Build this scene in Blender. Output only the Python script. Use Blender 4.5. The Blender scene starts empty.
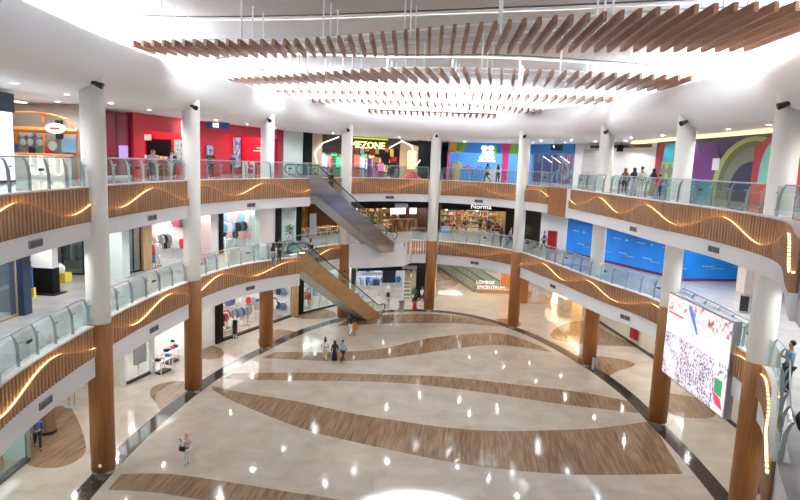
LUM, E2D, E1D, E0D, EXPO, SHOPK, LEDS = 9.0, 115, 165, 120, .95, .27, 3.2
import bpy, bmesh, math, random
from mathutils import Vector, Matrix
random.seed(7)
S = bpy.context.scene
C = S.collection
PI = math.pi
# ------------------------------------------------------------------ camera
CAM_H, FPX, PITCH, ROLL = 13.7, 614.1, 0.140385, 0.038252
Z1, Z2, ZC = 6.65, 12.3, 16.05            # first gallery, second gallery, gallery ceiling
F1B, F1W = 5.44, 4.53                      # fascia: underside of the wood, underside of the white band
F2B, F2W = 10.95, 10.25
def ray(px, py):
    a, b = px-400, py-250
    c, s = math.cos(ROLL), math.sin(ROLL)
    u = a*c+b*s; v = -a*s+b*c
    c, s = math.cos(PITCH), math.sin(PITCH)
    return Vector((u, FPX*c-v*s, -FPX*s-v*c))
def G(px, py, z=0.0):                      # point of the plane z seen at a pixel of the photograph
    d = ray(px, py); t = (z-CAM_H)/d.z
    return (d.x*t, d.y*t)
def GY(px, py, y):                         # point at depth y
    d = ray(px, py); t = y/d.y
    return Vector((d.x*t, y, CAM_H+d.z*t))
cd = bpy.data.cameras.new('camera'); cam = bpy.data.objects.new('camera', cd); C.objects.link(cam)
cd.sensor_fit = 'HORIZONTAL'; cd.sensor_width = 36; cd.lens = 36*FPX/800; cd.clip_end = 300
cp, sp = math.cos(PITCH), math.sin(PITCH)
right0 = Vector((1, 0, 0)); up0 = Vector((0, sp, cp)); back = Vector((0, -cp, sp))
cr, sr = math.cos(ROLL), math.sin(ROLL)
# image x axis = right0*cr + up0*sr ; image up axis = -right0*sr + up0*cr
rx = right0*cr+up0*sr; ry = -right0*sr+up0*cr
M = Matrix((rx, ry, back)).transposed().to_4x4(); M.translation = (0, 0, CAM_H)
cam.matrix_world = M
S.camera = cam
# ------------------------------------------------------------------ materials
MATS = {}
def mat(name, col=(.8, .8, .8), rough=.5, metal=0, emit=None, es=1, alpha=None, spec=.5, coat=0):
    if name in MATS: return MATS[name]
    m = bpy.data.materials.new(name); m.use_nodes = True; MATS[name] = m
    b = m.node_tree.nodes['Principled BSDF']
    b.inputs['Base Color'].default_value = (*col, 1); b.inputs['Roughness'].default_value = rough
    b.inputs['Metallic'].default_value = metal; b.inputs['Specular IOR Level'].default_value = spec
    if coat: b.inputs['Coat Weight'].default_value = coat; b.inputs['Coat Roughness'].default_value = .08
    if emit: b.inputs['Emission Color'].default_value = (*emit, 1); b.inputs['Emission Strength'].default_value = es
    return m
def nodes(m): return m.node_tree.nodes, m.node_tree.links, m.node_tree.nodes['Principled BSDF']
def ramp(N, stops):
    r = N.new('ShaderNodeValToRGB'); e = r.color_ramp.elements
    while len(e) > 1: e.remove(e[-1])
    e[0].position = stops[0][0]; e[0].color = (*stops[0][1], 1)
    for p, c in stops[1:]:
        x = e.new(p); x.color = (*c, 1)
    return r
def noise_mat(name, stops, scale=(1, 1, 1), ns=2, det=4, rough=.5, rot=0, spec=.5, bump=0, **k):
    m = mat(name, rough=rough, spec=spec, **k); N, L, b = nodes(m)
    tc = N.new('ShaderNodeTexCoord'); mp = N.new('ShaderNodeMapping'); mp.inputs['Scale'].default_value = scale
    mp.inputs['Rotation'].default_value = (0, 0, rot)
    L.new(tc.outputs['Object'], mp.inputs['Vector'])
    n = N.new('ShaderNodeTexNoise'); n.inputs['Scale'].default_value = ns; n.inputs['Detail'].default_value = det
    L.new(mp.outputs[0], n.inputs['Vector']); r = ramp(N, stops)
    L.new(n.outputs['Fac'], r.inputs[0]); L.new(r.outputs[0], b.inputs['Base Color'])
    if bump:
        bp = N.new('ShaderNodeBump'); bp.inputs['Strength'].default_value = bump
        L.new(n.outputs['Fac'], bp.inputs['Height']); L.new(bp.outputs[0], b.inputs['Normal'])
    return m
wood = noise_mat('warm_oak', [(.3, (.30, .115, .03)), (.55, (.39, .155, .045)), (.75, (.46, .195, .065))], (9, 9, .35), 2.2, 5, .42)
slatw = noise_mat('slat_oak', [(.3, (.38, .20, .10)), (.7, (.54, .31, .175))], (6, 6, .4), 2, 4, .5)
backw = noise_mat('backing_oak', [(.3, (.20, .105, .05)), (.7, (.27, .15, .075))], (6, 6, .4), 2, 4, .6)
baffw = noise_mat('baffle_oak', [(.3, (.27, .125, .07)), (.7, (.40, .20, .12))], (6, .5, 6), 2, 4, .5)
white = mat('white_paint', (.87, .87, .89), .55)
bulkm = mat('bulkhead_white', (.93, .935, .95), .5)
colw = mat('column_white', (.92, .905, .87), .4)
steel = mat('brushed_steel', (.55, .56, .58), .25, 1)
esteel = noise_mat('escalator_steel', [(.3, (.36, .345, .33)), (.7, (.58, .56, .54))], (.3, .3, 2), .8, 1, .28); nodes(esteel)[2].inputs['Metallic'].default_value = .95
bronze = noise_mat('bronze_cladding', [(.3, (.36, .22, .11)), (.7, (.46, .30, .16))], (1, 1, 3), 1.2, 3, .38); nodes(bronze)[2].inputs['Metallic'].default_value = .35
railm = mat('rail_steel', (.40, .44, .48), .35, .7)
black = mat('black_metal', (.012, .012, .014), .4)
rubber = mat('black_rubber', (.015, .015, .015), .5)
dark = mat('dark_panel', (.02, .02, .024), .3)
grey = mat('grey_metal', (.30, .32, .35), .5)
ventm = mat('vent_grey', (.08, .09, .11), .5)
capm = mat('pale_coping', (.74, .70, .66), .3)
led = mat('warm_led', (.9, .7, .3), .5, emit=(1, .66, .24), es=LEDS)
downl = mat('downlight_glow', (1, 1, 1), .5, emit=(1, .97, .92), es=70)
def glassm(name, tint, a):
    m = bpy.data.materials.new(name); m.use_nodes = True; N = m.node_tree.nodes; L = m.node_tree.links
    N.clear(); o = N.new('ShaderNodeOutputMaterial'); t = N.new('ShaderNodeBsdfTransparent'); t.inputs[0].default_value = (*tint, 1)
    g = N.new('ShaderNodeBsdfGlossy'); g.inputs['Roughness'].default_value = .03; g.inputs[0].default_value = (.9, 1, 1, 1)
    d = N.new('ShaderNodeBsdfDiffuse'); d.inputs[0].default_value = (.55, .68, .70, 1)
    lw = N.new('ShaderNodeLayerWeight'); lw.inputs[0].default_value = .5; pw = N.new('ShaderNodeMath'); pw.operation = 'POWER'; pw.inputs[1].default_value = 4; L.new(lw.outputs['Facing'], pw.inputs[0])
    fr = N.new('ShaderNodeMath'); fr.operation = 'MULTIPLY_ADD'; fr.inputs[1].default_value = .7; fr.inputs[2].default_value = .04; L.new(pw.outputs[0], fr.inputs[0])
    x1 = N.new('ShaderNodeMixShader'); x1.inputs[0].default_value = a; L.new(t.outputs[0], x1.inputs[1]); L.new(d.outputs[0], x1.inputs[2])
    x2 = N.new('ShaderNodeMixShader'); L.new(fr.outputs[0], x2.inputs[0]); L.new(x1.outputs[0], x2.inputs[1]); L.new(g.outputs[0], x2.inputs[2])
    L.new(x2.outputs[0], o.inputs[0]); MATS[name] = m; return m
glass = glassm('rail_glass', (.86, .93, .93), .035)
shopglass = glassm('shop_glass', (.90, .95, .94), .05)
frosted = glassm('frosted_glass', (.72, .85, .82), .55)
# floors
def marble():
    m = mat('cream_marble', rough=.055, spec=.42); N, L, b = nodes(m)
    tc = N.new('ShaderNodeTexCoord'); n = N.new('ShaderNodeTexNoise'); n.inputs['Scale'].default_value = .7; n.inputs['Detail'].default_value = 8
    n.inputs['Distortion'].default_value = .6
    L.new(tc.outputs['Object'], n.inputs['Vector']); r = ramp(N, [(.3, (.43, .36, .295)), (.5, (.485, .415, .35)), (.7, (.52, .455, .39))])
    L.new(n.outputs['Fac'], r.inputs[0])
    br = N.new('ShaderNodeTexBrick'); br.inputs['Scale'].default_value = 1; br.inputs['Brick Width'].default_value = 1.6; br.inputs['Row Height'].default_value = .8
    br.inputs['Mortar Size'].default_value = .006; br.inputs['Color1'].default_value = (1, 1, 1, 1); br.inputs['Color2'].default_value = (.93, .93, .93, 1); br.inputs['Mortar'].default_value = (.8, .78, .75, 1)
    L.new(tc.outputs['Object'], br.inputs['Vector'])
    mx = N.new('ShaderNodeMix'); mx.data_type = 'RGBA'; mx.blend_type = 'MULTIPLY'; mx.inputs[0].default_value = 1
    L.new(r.outputs[0], mx.inputs[6]); L.new(br.outputs[0], mx.inputs[7]); L.new(mx.outputs[2], b.inputs['Base Color']); return m
def woodfloor(name='wood_inlay', rot=.12):
    m = mat(name, rough=.09, spec=.4); N, L, b = nodes(m)
    tc = N.new('ShaderNodeTexCoord'); mp = N.new('ShaderNodeMapping'); mp.inputs['Rotation'].default_value = (0, 0, rot)
    L.new(tc.outputs['Object'], mp.inputs['Vector'])
    mp2 = N.new('ShaderNodeMapping'); mp2.inputs['Scale'].default_value = (6, .45, 1); L.new(mp.outputs[0], mp2.inputs['Vector'])
    n = N.new('ShaderNodeTexNoise'); n.inputs['Scale'].default_value = 1.3; n.inputs['Detail'].default_value = 6; L.new(mp2.outputs[0], n.inputs['Vector'])
    r = ramp(N, [(.3, (.17, .10, .055)), (.48, (.26, .165, .10)), (.68, (.34, .23, .15))]); L.new(n.outputs['Fac'], r.inputs[0])
    br = N.new('ShaderNodeTexBrick'); br.inputs['Brick Width'].default_value = 8; br.inputs['Row Height'].default_value = .8; br.inputs['Mortar Size'].default_value = .012
    br.inputs['Color1'].default_value = (1, 1, 1, 1); br.inputs['Color2'].default_value = (.84, .82, .80, 1); br.inputs['Mortar'].default_value = (.6, .55, .5, 1); br.inputs['Scale'].default_value = 1
    mp3 = N.new('ShaderNodeMapping'); mp3.inputs['Rotation'].default_value = (0, 0, PI/2); L.new(mp.outputs[0], mp3.inputs['Vector']); L.new(mp3.outputs[0], br.inputs['Vector'])
    mx = N.new('ShaderNodeMix'); mx.data_type = 'RGBA'; mx.blend_type = 'MULTIPLY'; mx.inputs[0].default_value = 1
    L.new(r.outputs[0], mx.inputs[6]); L.new(br.outputs[0], mx.inputs[7]); L.new(mx.outputs[2], b.inputs['Base Color']); return m
marb = marble(); woodf = woodfloor()
ringm = noise_mat('dark_emperador', [(.3, (.025, .017, .013)), (.7, (.07, .05, .04))], (1, 1, 1), 3, 6, .1)
gtile = noise_mat('grey_gallery_tile', [(.3, (.36, .36, .37)), (.7, (.46, .455, .46))], (1, 1, 1), 1.2, 5, .12)
# ------------------------------------------------------------------ mesh helpers
def link(name, me, m, parent=None, world=True):
    o = bpy.data.objects.new(name, me); C.objects.link(o)
    if m is not None:
        for mm in (m if isinstance(m, (list, tuple)) else [m]): me.materials.append(mm)
    if parent:
        o.parent = parent
        if world:
            root = parent
            off = Vector(root.location)
            while root.parent: root = root.parent; off += Vector(root.location)
            o.location = -off
    return o
def finish(bm, smooth=False):
    me = bpy.data.meshes.new('m'); bmesh.ops.recalc_face_normals(bm, faces=bm.faces) ; bm.to_mesh(me); bm.free()
    if smooth:
        for p in me.polygons: p.use_smooth = True
    return me
def obj(name, bm, m, parent=None, world=True, smooth=False): return link(name, finish(bm, smooth), m, parent, world)
def thing(name, label, cat, loc=(0, 0, 0), rz=0, group=None):
    o = bpy.data.objects.new(name, None); C.objects.link(o); o.location = loc; o.rotation_euler = (0, 0, rz); o.empty_display_size = .2
    return tag(o, label, cat, group)
def tag(o, label, cat, group=None):
    o['label'] = label; o['category'] = cat
    if group: o['group'] = group
    return o
def struct(name, bm, m, smooth=False):
    o = obj(name, bm, m, smooth=smooth); o['kind'] = 'structure'; return o
def B(): return bmesh.new()
def box(bm, c, s, rz=0, mi=0, rx=0, ry=0):
    v = []
    R = Matrix.Rotation(rz, 3, 'Z') @ Matrix.Rotation(rx, 3, 'X') @ Matrix.Rotation(ry, 3, 'Y')
    for k in range(8):
        p = Vector(((k & 1)-.5, ((k >> 1) & 1)-.5, ((k >> 2) & 1)-.5)); p = Vector((p.x*s[0], p.y*s[1], p.z*s[2]))
        v.append(bm.verts.new(Vector(c)+R @ p))
    for f in ((0, 2, 3, 1), (4, 5, 7, 6), (0, 1, 5, 4), (2, 6, 7, 3), (0, 4, 6, 2), (1, 3, 7, 5)):
        bm.faces.new([v[i] for i in f]).material_index = mi
def bx(c, s, rz=0, **k): bm = B(); box(bm, c, s, rz, **k); return bm
def prism(bm, poly, z0, z1, mi=0):
    a = [bm.verts.new((p[0], p[1], z0)) for p in poly]; b = [bm.verts.new((p[0], p[1], z1)) for p in poly]; n = len(poly)
    fs = [bm.faces.new(a[::-1]), bm.faces.new(b)]
    for i in range(n): fs.append(bm.faces.new((a[i], a[(i+1) % n], b[(i+1) % n], b[i])))
    for f in fs: f.material_index = mi
def tube(bm, pts, r, seg=8, mi=0, closed=False):
    pts = [Vector(p) for p in pts]; rings = []
    rs = r if isinstance(r, (list, tuple)) else [r]*len(pts)
    prev = None
    for i, p in enumerate(pts):
        if i == 0: d = pts[1]-p
        elif i == len(pts)-1: d = p-pts[i-1]
        else: d = (pts[i+1]-p).normalized()+(p-pts[i-1]).normalized()
        if d.length < 1e-9: d = Vector((0, 0, 1))
        d.normalize()
        if prev is None: a = d.cross(Vector((0, 0, 1))) if abs(d.z) < .9 else d.cross(Vector((1, 0, 0)))
        else: a = prev-d*prev.dot(d)
        a.normalize(); prev = a; b = d.cross(a)
        rings.append([bm.verts.new(p+(a*math.cos(2*PI*k/seg)+b*math.sin(2*PI*k/seg))*rs[i]) for k in range(seg)])
    for i in range(len(rings)-1):
        for k in range(seg): bm.faces.new((rings[i][k], rings[i][(k+1) % seg], rings[i+1][(k+1) % seg], rings[i+1][k])).material_index = mi
    bm.faces.new(rings[0][::-1]).material_index = mi; bm.faces.new(rings[-1]).material_index = mi
def lathe(bm, prof, c=(0, 0, 0), seg=24, mi=0):
    rings = [[bm.verts.new((c[0]+r*math.cos(2*PI*k/seg), c[1]+r*math.sin(2*PI*k/seg), c[2]+z)) for k in range(seg)] for r, z in prof]
    for i in range(len(rings)-1):
        for k in range(seg): bm.faces.new((rings[i][k], rings[i][(k+1) % seg], rings[i+1][(k+1) % seg], rings[i+1][k])).material_index = mi
    bm.faces.new(rings[0][::-1]).material_index = mi; bm.faces.new(rings[-1]).material_index = mi
def ball(bm, c, r, s=(1, 1, 1), seg=10, rz=0):
    m4 = Matrix.Translation(c) @ Matrix.Rotation(rz, 4, 'Z') @ Matrix.Diagonal((s[0]*r, s[1]*r, s[2]*r, 1))
    bmesh.ops.create_uvsphere(bm, u_segments=seg, v_segments=max(6, seg*2//3), radius=1, matrix=m4)
from mathutils.geometry import tessellate_polygon
def tprism(bm, poly, z0, z1, mi=0, mside=0):
    tr = tessellate_polygon([[Vector((p[0], p[1], 0)) for p in poly]]); n = len(poly)
    a = [bm.verts.new((p[0], p[1], z0)) for p in poly]; b = [bm.verts.new((p[0], p[1], z1)) for p in poly]
    for t in tr:
        c = (Vector(poly[t[1]])-Vector(poly[t[0]])).cross(Vector(poly[t[2]])-Vector(poly[t[0]]))
        t = t if c > 0 else t[::-1]
        bm.faces.new([b[i] for i in t]).material_index = mi; bm.faces.new([a[i] for i in t[::-1]]).material_index = mside
    for i in range(n): bm.faces.new((a[i], a[(i+1) % n], b[(i+1) % n], b[i])).material_index = mside
# plan curves
def catmull(P, n=10):
    out = []
    for i in range(len(P)-1):
        p0 = Vector(P[max(i-1, 0)]); p1 = Vector(P[i]); p2 = Vector(P[i+1]); p3 = Vector(P[min(i+2, len(P)-1)])
        for k in range(n):
            t = k/n; out.append(.5*((2*p1)+(-p0+p2)*t+(2*p0-5*p1+4*p2-p3)*t*t+(-p0+3*p1-3*p2+p3)*t**3))
    out.append(Vector(P[-1])); return out
def resample(pts, step):
    L = [0]
    for a, b in zip(pts, pts[1:]): L.append(L[-1]+(b-a).length)
    n = max(1, round(L[-1]/step)); out = []; j = 0
    for i in range(n+1):
        d = L[-1]*i/n
        while j < len(pts)-2 and L[j+1] < d: j += 1
        t = (d-L[j])/max(L[j+1]-L[j], 1e-9); out.append(pts[j].lerp(pts[j+1], min(t, 1)))
    return out
def normals(pts):                          # unit normals pointing into the atrium (path runs left -> far -> right)
    out = []
    for i in range(len(pts)):
        t = pts[min(i+1, len(pts)-1)]-pts[max(i-1, 0)]; t = Vector((t.x, t.y)).normalized(); out.append(Vector((t.y, -t.x)))
    return out
def offset(pts, d):
    return [p+n*d for p, n in zip(pts, normals(pts))]
def sweep(bm, pts, prof, mi=0, cap=True):   # prof: closed list of (inward offset, z)
    ns = normals(pts); rings = [[bm.verts.new((p.x+n.x*o, p.y+n.y*o, z)) for o, z in prof] for p, n in zip(pts, ns)]
    k = len(prof)
    for a, b in zip(rings, rings[1:]):
        for i in range(k): bm.faces.new((a[i], a[(i+1) % k], b[(i+1) % k], b[i])).material_index = mi
    if cap: bm.faces.new(rings[0]).material_index = mi; bm.faces.new(rings[-1][::-1]).material_index = mi
NEARL = [(-1, -.6), (-4, 1.5), (-8, 7), (-10.6, 13)]
NEARR = [(9.6, 14.6), (7.5, 10), (4.8, 5), (1.6, -.2)]
COLS = [(-12.42, 24.86), (-11.78, 34.43), (-9.49, 43.27), (-4.79, 52.43), (2.94, 56.71), (9.98, 51.58), (13.63, 41.96), (14.53, 32.28), (14.0, 22.91)]
RINGP = NEARL+[(-12.0, 18.5), (-12.42, 24.86), (-12.3, 29.7), (-11.78, 34.43), (-10.9, 38.8), (-9.49, 43.27), (-7.5, 48.2), (-4.79, 52.43), (-1.2, 55.7), (2.94, 56.71), (6.9, 55.2), (9.98, 51.58), (12.1, 47.2), (13.63, 41.96), (14.45, 37), (14.53, 32.28), (14.45, 27.5), (14.0, 22.91), (12.6, 19.2)]+NEARR
ring = catmull(RINGP, 10)
def sub(curve, a, b):                       # piece of a curve between the points nearest to a and b
    i = min(range(len(curve)), key=lambda k: (curve[k]-Vector(a)).length); j = min(range(len(curve)), key=lambda k: (curve[k]-Vector(b)).length)
    return [Vector(a)]+[p for p in curve[i:j+1] if (p-Vector(a)).length > .25 and (p-Vector(b)).length > .25]+[Vector(b)]
col = [Vector(c) for c in COLS]
# edges of the two galleries
E2L = catmull(NEARL+[(-12.0, 18.5), (-12.42, 24.86), (-12.3, 29.7), (-11.78, 34.43), (-10.9, 37.8), (-9.7, 41.2), (-8.3, 44.0), (-6.95, 46.2)], 8)
E2M = [Vector((-8.3, 47.3))]+sub(ring, (-7.2, 48.75), (9.98, 51.58))
E2M2 = catmull([(9.98, 51.58), (11.0, 49.6), (11.46, 48.1)], 4)
E2R = catmull([(12.15, 44.3), (12.45, 41.5), (12.7, 38), (12.85, 34.5), (12.95, 31), (13.2, 28.2), (13.3, 25.2), (13.0, 21.8), (12.2, 19.2)]+NEARR, 8)
edge2 = E2L+E2M+E2M2[1:]+[Vector((12.0, 44.9))]+E2R
E1L = catmull(NEARL+[(-12.0, 18.5), (-12.42, 24.86), (-12.3, 29.7), (-11.78, 34.43), (-11.1, 38), (-10.1, 40.6), (-8.8, 42.6), (-7.3, 44.2)], 8)
E1M = [Vector((-8.75, 45.2))]+sub(ring, (-8.5, 46.0), (-4.79, 52.43))
E1M = E1M+[Vector((-2.6, 53.0)), Vector((-.5, 54.1)), Vector((.5, 54.6)), Vector((.95, 56.45)), Vector((2.94, 56.71))]
E1R = catmull([(2.94, 56.71), (6.9, 55.2), (9.98, 51.58), (11.2, 47.4), (12.0, 44.0), (12.6, 41), (13.3, 38), (14.15, 35.2), (14.53, 32.28), (14.45, 27.5), (14.0, 22.91), (13.0, 20.3), (11.6, 18)]+NEARR, 8)
edge1 = E1L+E1M+E1R[1:]
# outer (shop front) lines, shared by the floors
WL = [Vector(p) for p in [(-16.2, 14), (-16.2, 26), (-16.2, 34.7), (-15, 38.8), (-13.3, 44), (-11.6, 48.4), (-9.2, 52.9), (-6, 57.3), (-3.2, 61.2), (1.8, 62.6)]]
# ------------------------------------------------------------------ ground floor
bm = B(); prism(bm, [(-34, -10), (40, -10), (40, 100), (-34, 100)], -.3, 0); struct('floor', bm, marb)
bm = B(); rp = resample(ring, .8); sweep(bm, rp, [(-.42, -.05), (.42, -.05), (.42, .004), (-.42, .004)]); struct('trim_1', bm, ringm)
plainin = noise_mat('far_inlay', [(.3, (.22, .125, .07)), (.7, (.30, .18, .11))], (1, 1, 1), .5, 1, .2)
def inlay(n, pix, z=.003):
    bm = B(); P = [Vector(G(*p)) for p in pix]; P = catmull(P+[P[0]], 4)[:-1]
    f = bm.faces.new([bm.verts.new((p.x, p.y, z)) for p in P])
    bmesh.ops.triangulate(bm, faces=[f]); bmesh.ops.recalc_face_normals(bm, faces=bm.faces)
    if sum(f.normal.z for f in bm.faces) < 0: bmesh.ops.reverse_faces(bm, faces=bm.faces)
    me = bpy.data.meshes.new('m'); bm.to_mesh(me); bm.free(); o = link('trim_%d' % n, me, plainin if n in (14, 15) else woodf); o['kind'] = 'structure'
def strip(n, up, lo, z=.003):
    bm = B(); U = resample(catmull([Vector(G(*p)) for p in up], 6), .7); Lo = catmull([Vector(G(*p)) for p in lo], 6)
    k = len(U); LL = [0]
    for a, b in zip(Lo, Lo[1:]): LL.append(LL[-1]+(b-a).length)
    Lr = resample(Lo, LL[-1]/(k-1)-1e-6)
    while len(Lr) < k: Lr.append(Lr[-1].copy())
    a = [bm.verts.new((p.x, p.y, z)) for p in U]; b = [bm.verts.new((p.x, p.y, z)) for p in Lr[:k]]
    for i in range(k-1): bm.faces.new((b[i], b[i+1], a[i+1], a[i]))
    struct('trim_%d' % n, bm, woodf)
strip(2, [(121, 474), (170, 474), (235, 483), (290, 492), (340, 500), (420, 520)], [(108, 490), (150, 492), (190, 498), (240, 508), (300, 525), (360, 545)])
strip(3, [(212, 386), (245, 393), (300, 402), (350, 413), (400, 421), (450, 428), (500, 431), (560, 430), (600, 428), (651, 421)], [(213, 390), (235, 402), (300, 428), (350, 441), (400, 452), (450, 462), (500, 469), (560, 474), (600, 475), (683, 474)])
strip(4, [(233, 373.5), (300, 372.5), (400, 375), (450, 377), (520, 385), (580, 392), (628, 401)], [(224, 378.5), (260, 380), (330, 381), (400, 383), (480, 392), (560, 404), (645, 414)])
strip(5, [(275, 352), (330, 352), (380, 349), (430, 338), (470, 334), (505, 334), (541, 346)], [(262, 358), (330, 361), (380, 359), (420, 354), (460, 348), (500, 345), (552, 352)])
strip(6, [(345, 321), (380, 315.5), (420, 314), (450, 315), (480, 319)], [(338, 326), (380, 324), (420, 323), (460, 323.5), (503, 327)])
strip(12, [(470, 266), (500, 282), (520, 291), (560, 300), (590, 300)], [(400, 276), (430, 282), (452, 287), (440, 283), (430, 282)]) if 0 else None
inlay(7, [(70, 405), (80, 425), (86, 447), (80, 458), (65, 466), (45, 468), (24, 463), (-5, 440), (10, 415)])
inlay(8, [(184, 381), (168, 382), (153, 387), (150, 395), (156, 403), (166, 414.5), (184, 398)])
inlay(9, [(203, 345), (218, 347), (224, 353), (219, 358), (203, 359), (190, 352)])
inlay(10, [(296, 313), (320, 309), (334, 312), (335, 317), (318, 319), (300, 318.5), (290, 316)])
inlay(11, [(262, 331), (282, 329.5), (298, 333), (285, 339), (270, 345), (258, 343)])
inlay(12, [(600, 356), (625, 360), (635, 365), (618, 371), (603, 376.5), (582, 362), (575, 355)])
inlay(13, [(570, 322), (590, 322), (612, 335), (641, 347), (622, 346), (592, 345), (560, 341), (551, 336), (556, 328)])
inlay(14, [(524, 284), (540, 279), (556, 283), (560, 292), (553, 302), (535, 304), (522, 300)], .006)
inlay(15, [(440, 268), (452, 274), (460, 281), (452, 287), (440, 290), (436, 279)], .006)
inlay(16, [(670, 393), (705, 400), (715, 416), (690, 418), (670, 413), (662, 400)])
inlay(17, [(495, 319), (512, 319), (521, 323), (517, 327), (505, 324)])
# ------------------------------------------------------------------ slabs (floors of the galleries with white soffit)
def slab(edge, z0, z1, mt, inset=.06):
    pts = offset(resample(edge, .9), -inset); P = [(p.x, p.y) for p in pts]
    a, b = P[0], P[-1]
    P += [(b[0], -3), (40, -3), (40, 100), (-34, 100), (-34, -3), (a[0], -3)]
    bm = B(); tprism(bm, P, z0, z1, 0, 1)
    me = bpy.data.meshes.new('m'); bm.to_mesh(me); bm.free(); o = link('floor', me, [mt, white]); o['kind'] = 'structure'
slab(edge1, F1W, Z1-.01, gtile); slab(edge2, F2W, Z2-.01, gtile)
# ------------------------------------------------------------------ columns
cap_labels = ['leftmost', 'second from left', 'third from left, behind the left railings', 'fourth from left, behind the escalators', 'fifth from left, at the far middle', 'sixth from left, right of the household goods shop', 'seventh from left, beside the blue hoarding', 'eighth from left, holding the left side of the big screen', 'rightmost and nearest']
R = .47
for i, c in enumerate(col):
    t = thing('column', 'tall round column with white top and oak clad foot, '+cap_labels[i], 'column', (c.x, c.y, 0), 0, 'round atrium columns')
    bm = B(); lathe(bm, [(R-.06, 0), (R-.06, .22)], (c.x, c.y, 0)); obj('steel_plinth', bm, steel, t, smooth=False)
    bm = B(); lathe(bm, [(R+.02, .2), (R+.02, Z1-.02), (R-.02, Z1)], (c.x, c.y, 0), 40); obj('oak_cladding', bm, wood, t, smooth=True)
    bm = B(); lathe(bm, [(R-.02, Z1), (R, Z1+.04), (R, 16.7)], (c.x, c.y, 0), 40); obj('shaft', bm, colw, t, smooth=True)
    if i in (0,):
        obj('socket', bx((c.x+.1, c.y-R-.03, .55), (.12, .03, .12)), white, t)
# spotlights bracketed on the column heads
for i, c in enumerate(col):
    d = Vector((0, 0))-c; d = (Vector((1, 27))-c).normalized(); side = Vector((-c.x, -c.y)).normalized()
    p = c+side*(R+.02); z = 16.35
    t = thing('spotlight', 'black bracket spotlight on the column head, '+cap_labels[i].split(',')[0], 'spotlight', (p.x, p.y, z), 0, 'spotlights on the column heads')
    q = p+side*.12; e = q+d*.22
    bm = B(); box(bm, (p.x, p.y, z), (.12, .12, .14)); tube(bm, [(p.x, p.y, z), (q.x, q.y, z)], .03); tube(bm, [(q.x, q.y, z), (e.x, e.y, z-.04)], .05); obj('bracket', bm, black, t)
    h = e+d*.2; bm = B(); tube(bm, [(e.x-d.x*.15, e.y-d.y*.15, z-.02), (h.x, h.y, z-.15)], [.08, .13], 12); obj('lamp_head', bm, black, t)
    if i in (0, 8, 7, 1):
        bm = B(); w = p+side*.02; tube(bm, [(w.x, w.y, z+.1), (w.x, w.y, z+.55)], .012, 5); obj('cable', bm, black, t)
# ------------------------------------------------------------------ fascias and railings
def inward_arc(pts):
    L = [0]
    for a, b in zip(pts, pts[1:]): L.append(L[-1]+(b-a).length)
    return L
def wave(s, ph, lo, hi):
    return lo+(hi-lo)*(.52+.27*math.sin(2*PI*s/7.0+ph))
def cut(pts, gaps):                         # trims a path so that it stops at the columns
    return pts
def fascia(pts, zt, zb, zw, label, ph=0, coping=True, pitch=.25):
    pts = resample(pts, pitch/2); ns = normals(pts); L = inward_arc(pts); mid = pts[len(pts)//2]
    t = thing('balcony_fascia', label, 'balcony edge', (mid.x, mid.y, zb), 0, 'slatted balcony fascias')
    bm = B(); sweep(bm, pts, [(-.05, zb), (.03, zb), (.03, zt-.02), (-.05, zt-.02)]); obj('wood_backing', bm, backw, t)
    bm = B()                                # ribs: proud below the wave, shallow above it
    w = pitch*.56
    for i in range(0, len(pts)-1, 2):
        p = pts[i].lerp(pts[i+1], .5); n = ns[i]; tt = Vector((-n.y, n.x)); zz = wave(L[i], ph, zb, zt)
        for (o0, o1, za, zc) in ((.03, .17, zb, zz), (.03, .07, zz, zt-.03)):
            P = [p-tt*w/2+n*o0, p+tt*w/2+n*o0, p+tt*w/2+n*o1, p-tt*w/2+n*o1]; prism(bm, [(q.x, q.y) for q in P], za, zc)
    obj('slat_cladding', bm, slatw, t)
    bm = B()                                # light strip following the wave on the ledge behind the lower ribs
    rg = []
    for i in range(len(pts)):
        z = wave(L[i], ph, zb, zt); rg.append([bm.verts.new((pts[i].x+ns[i].x*o, pts[i].y+ns[i].y*o, z+h)) for o, h in ((.072, .002), (.14, .002), (.14, .010), (.072, .010))])
    for r0, r1 in zip(rg, rg[1:]):
        for k in range(4): bm.faces.new((r0[k], r0[(k+1) % 4], r1[(k+1) % 4], r1[k]))
    obj('led_strip', bm, led, t)
    bm = B(); rg = []
    for i in range(len(pts)):
        z = wave(L[i], ph, zb, zt); rg.append([bm.verts.new((pts[i].x+ns[i].x*o, pts[i].y+ns[i].y*o, z+h)) for o, h in ((.142, -.03), (.174, -.03), (.174, .026), (.142, .026))])
    for r0, r1 in zip(rg, rg[1:]):
        for k in range(4): bm.faces.new((r0[k], r0[(k+1) % 4], r1[(k+1) % 4], r1[k]))
    obj('wave_lip', bm, slatw, t)
    bm = B(); sweep(bm, pts, [(-.05, zw), (.06, zw), (.06, zb), (-.05, zb)]); obj('white_band', bm, white, t)
    if coping: bm = B(); sweep(bm, pts, [(-.35, zt-.02), (.085, zt-.02), (.085, zt+.03), (-.35, zt+.03)]); obj('coping', bm, capm, t)
    return t
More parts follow.
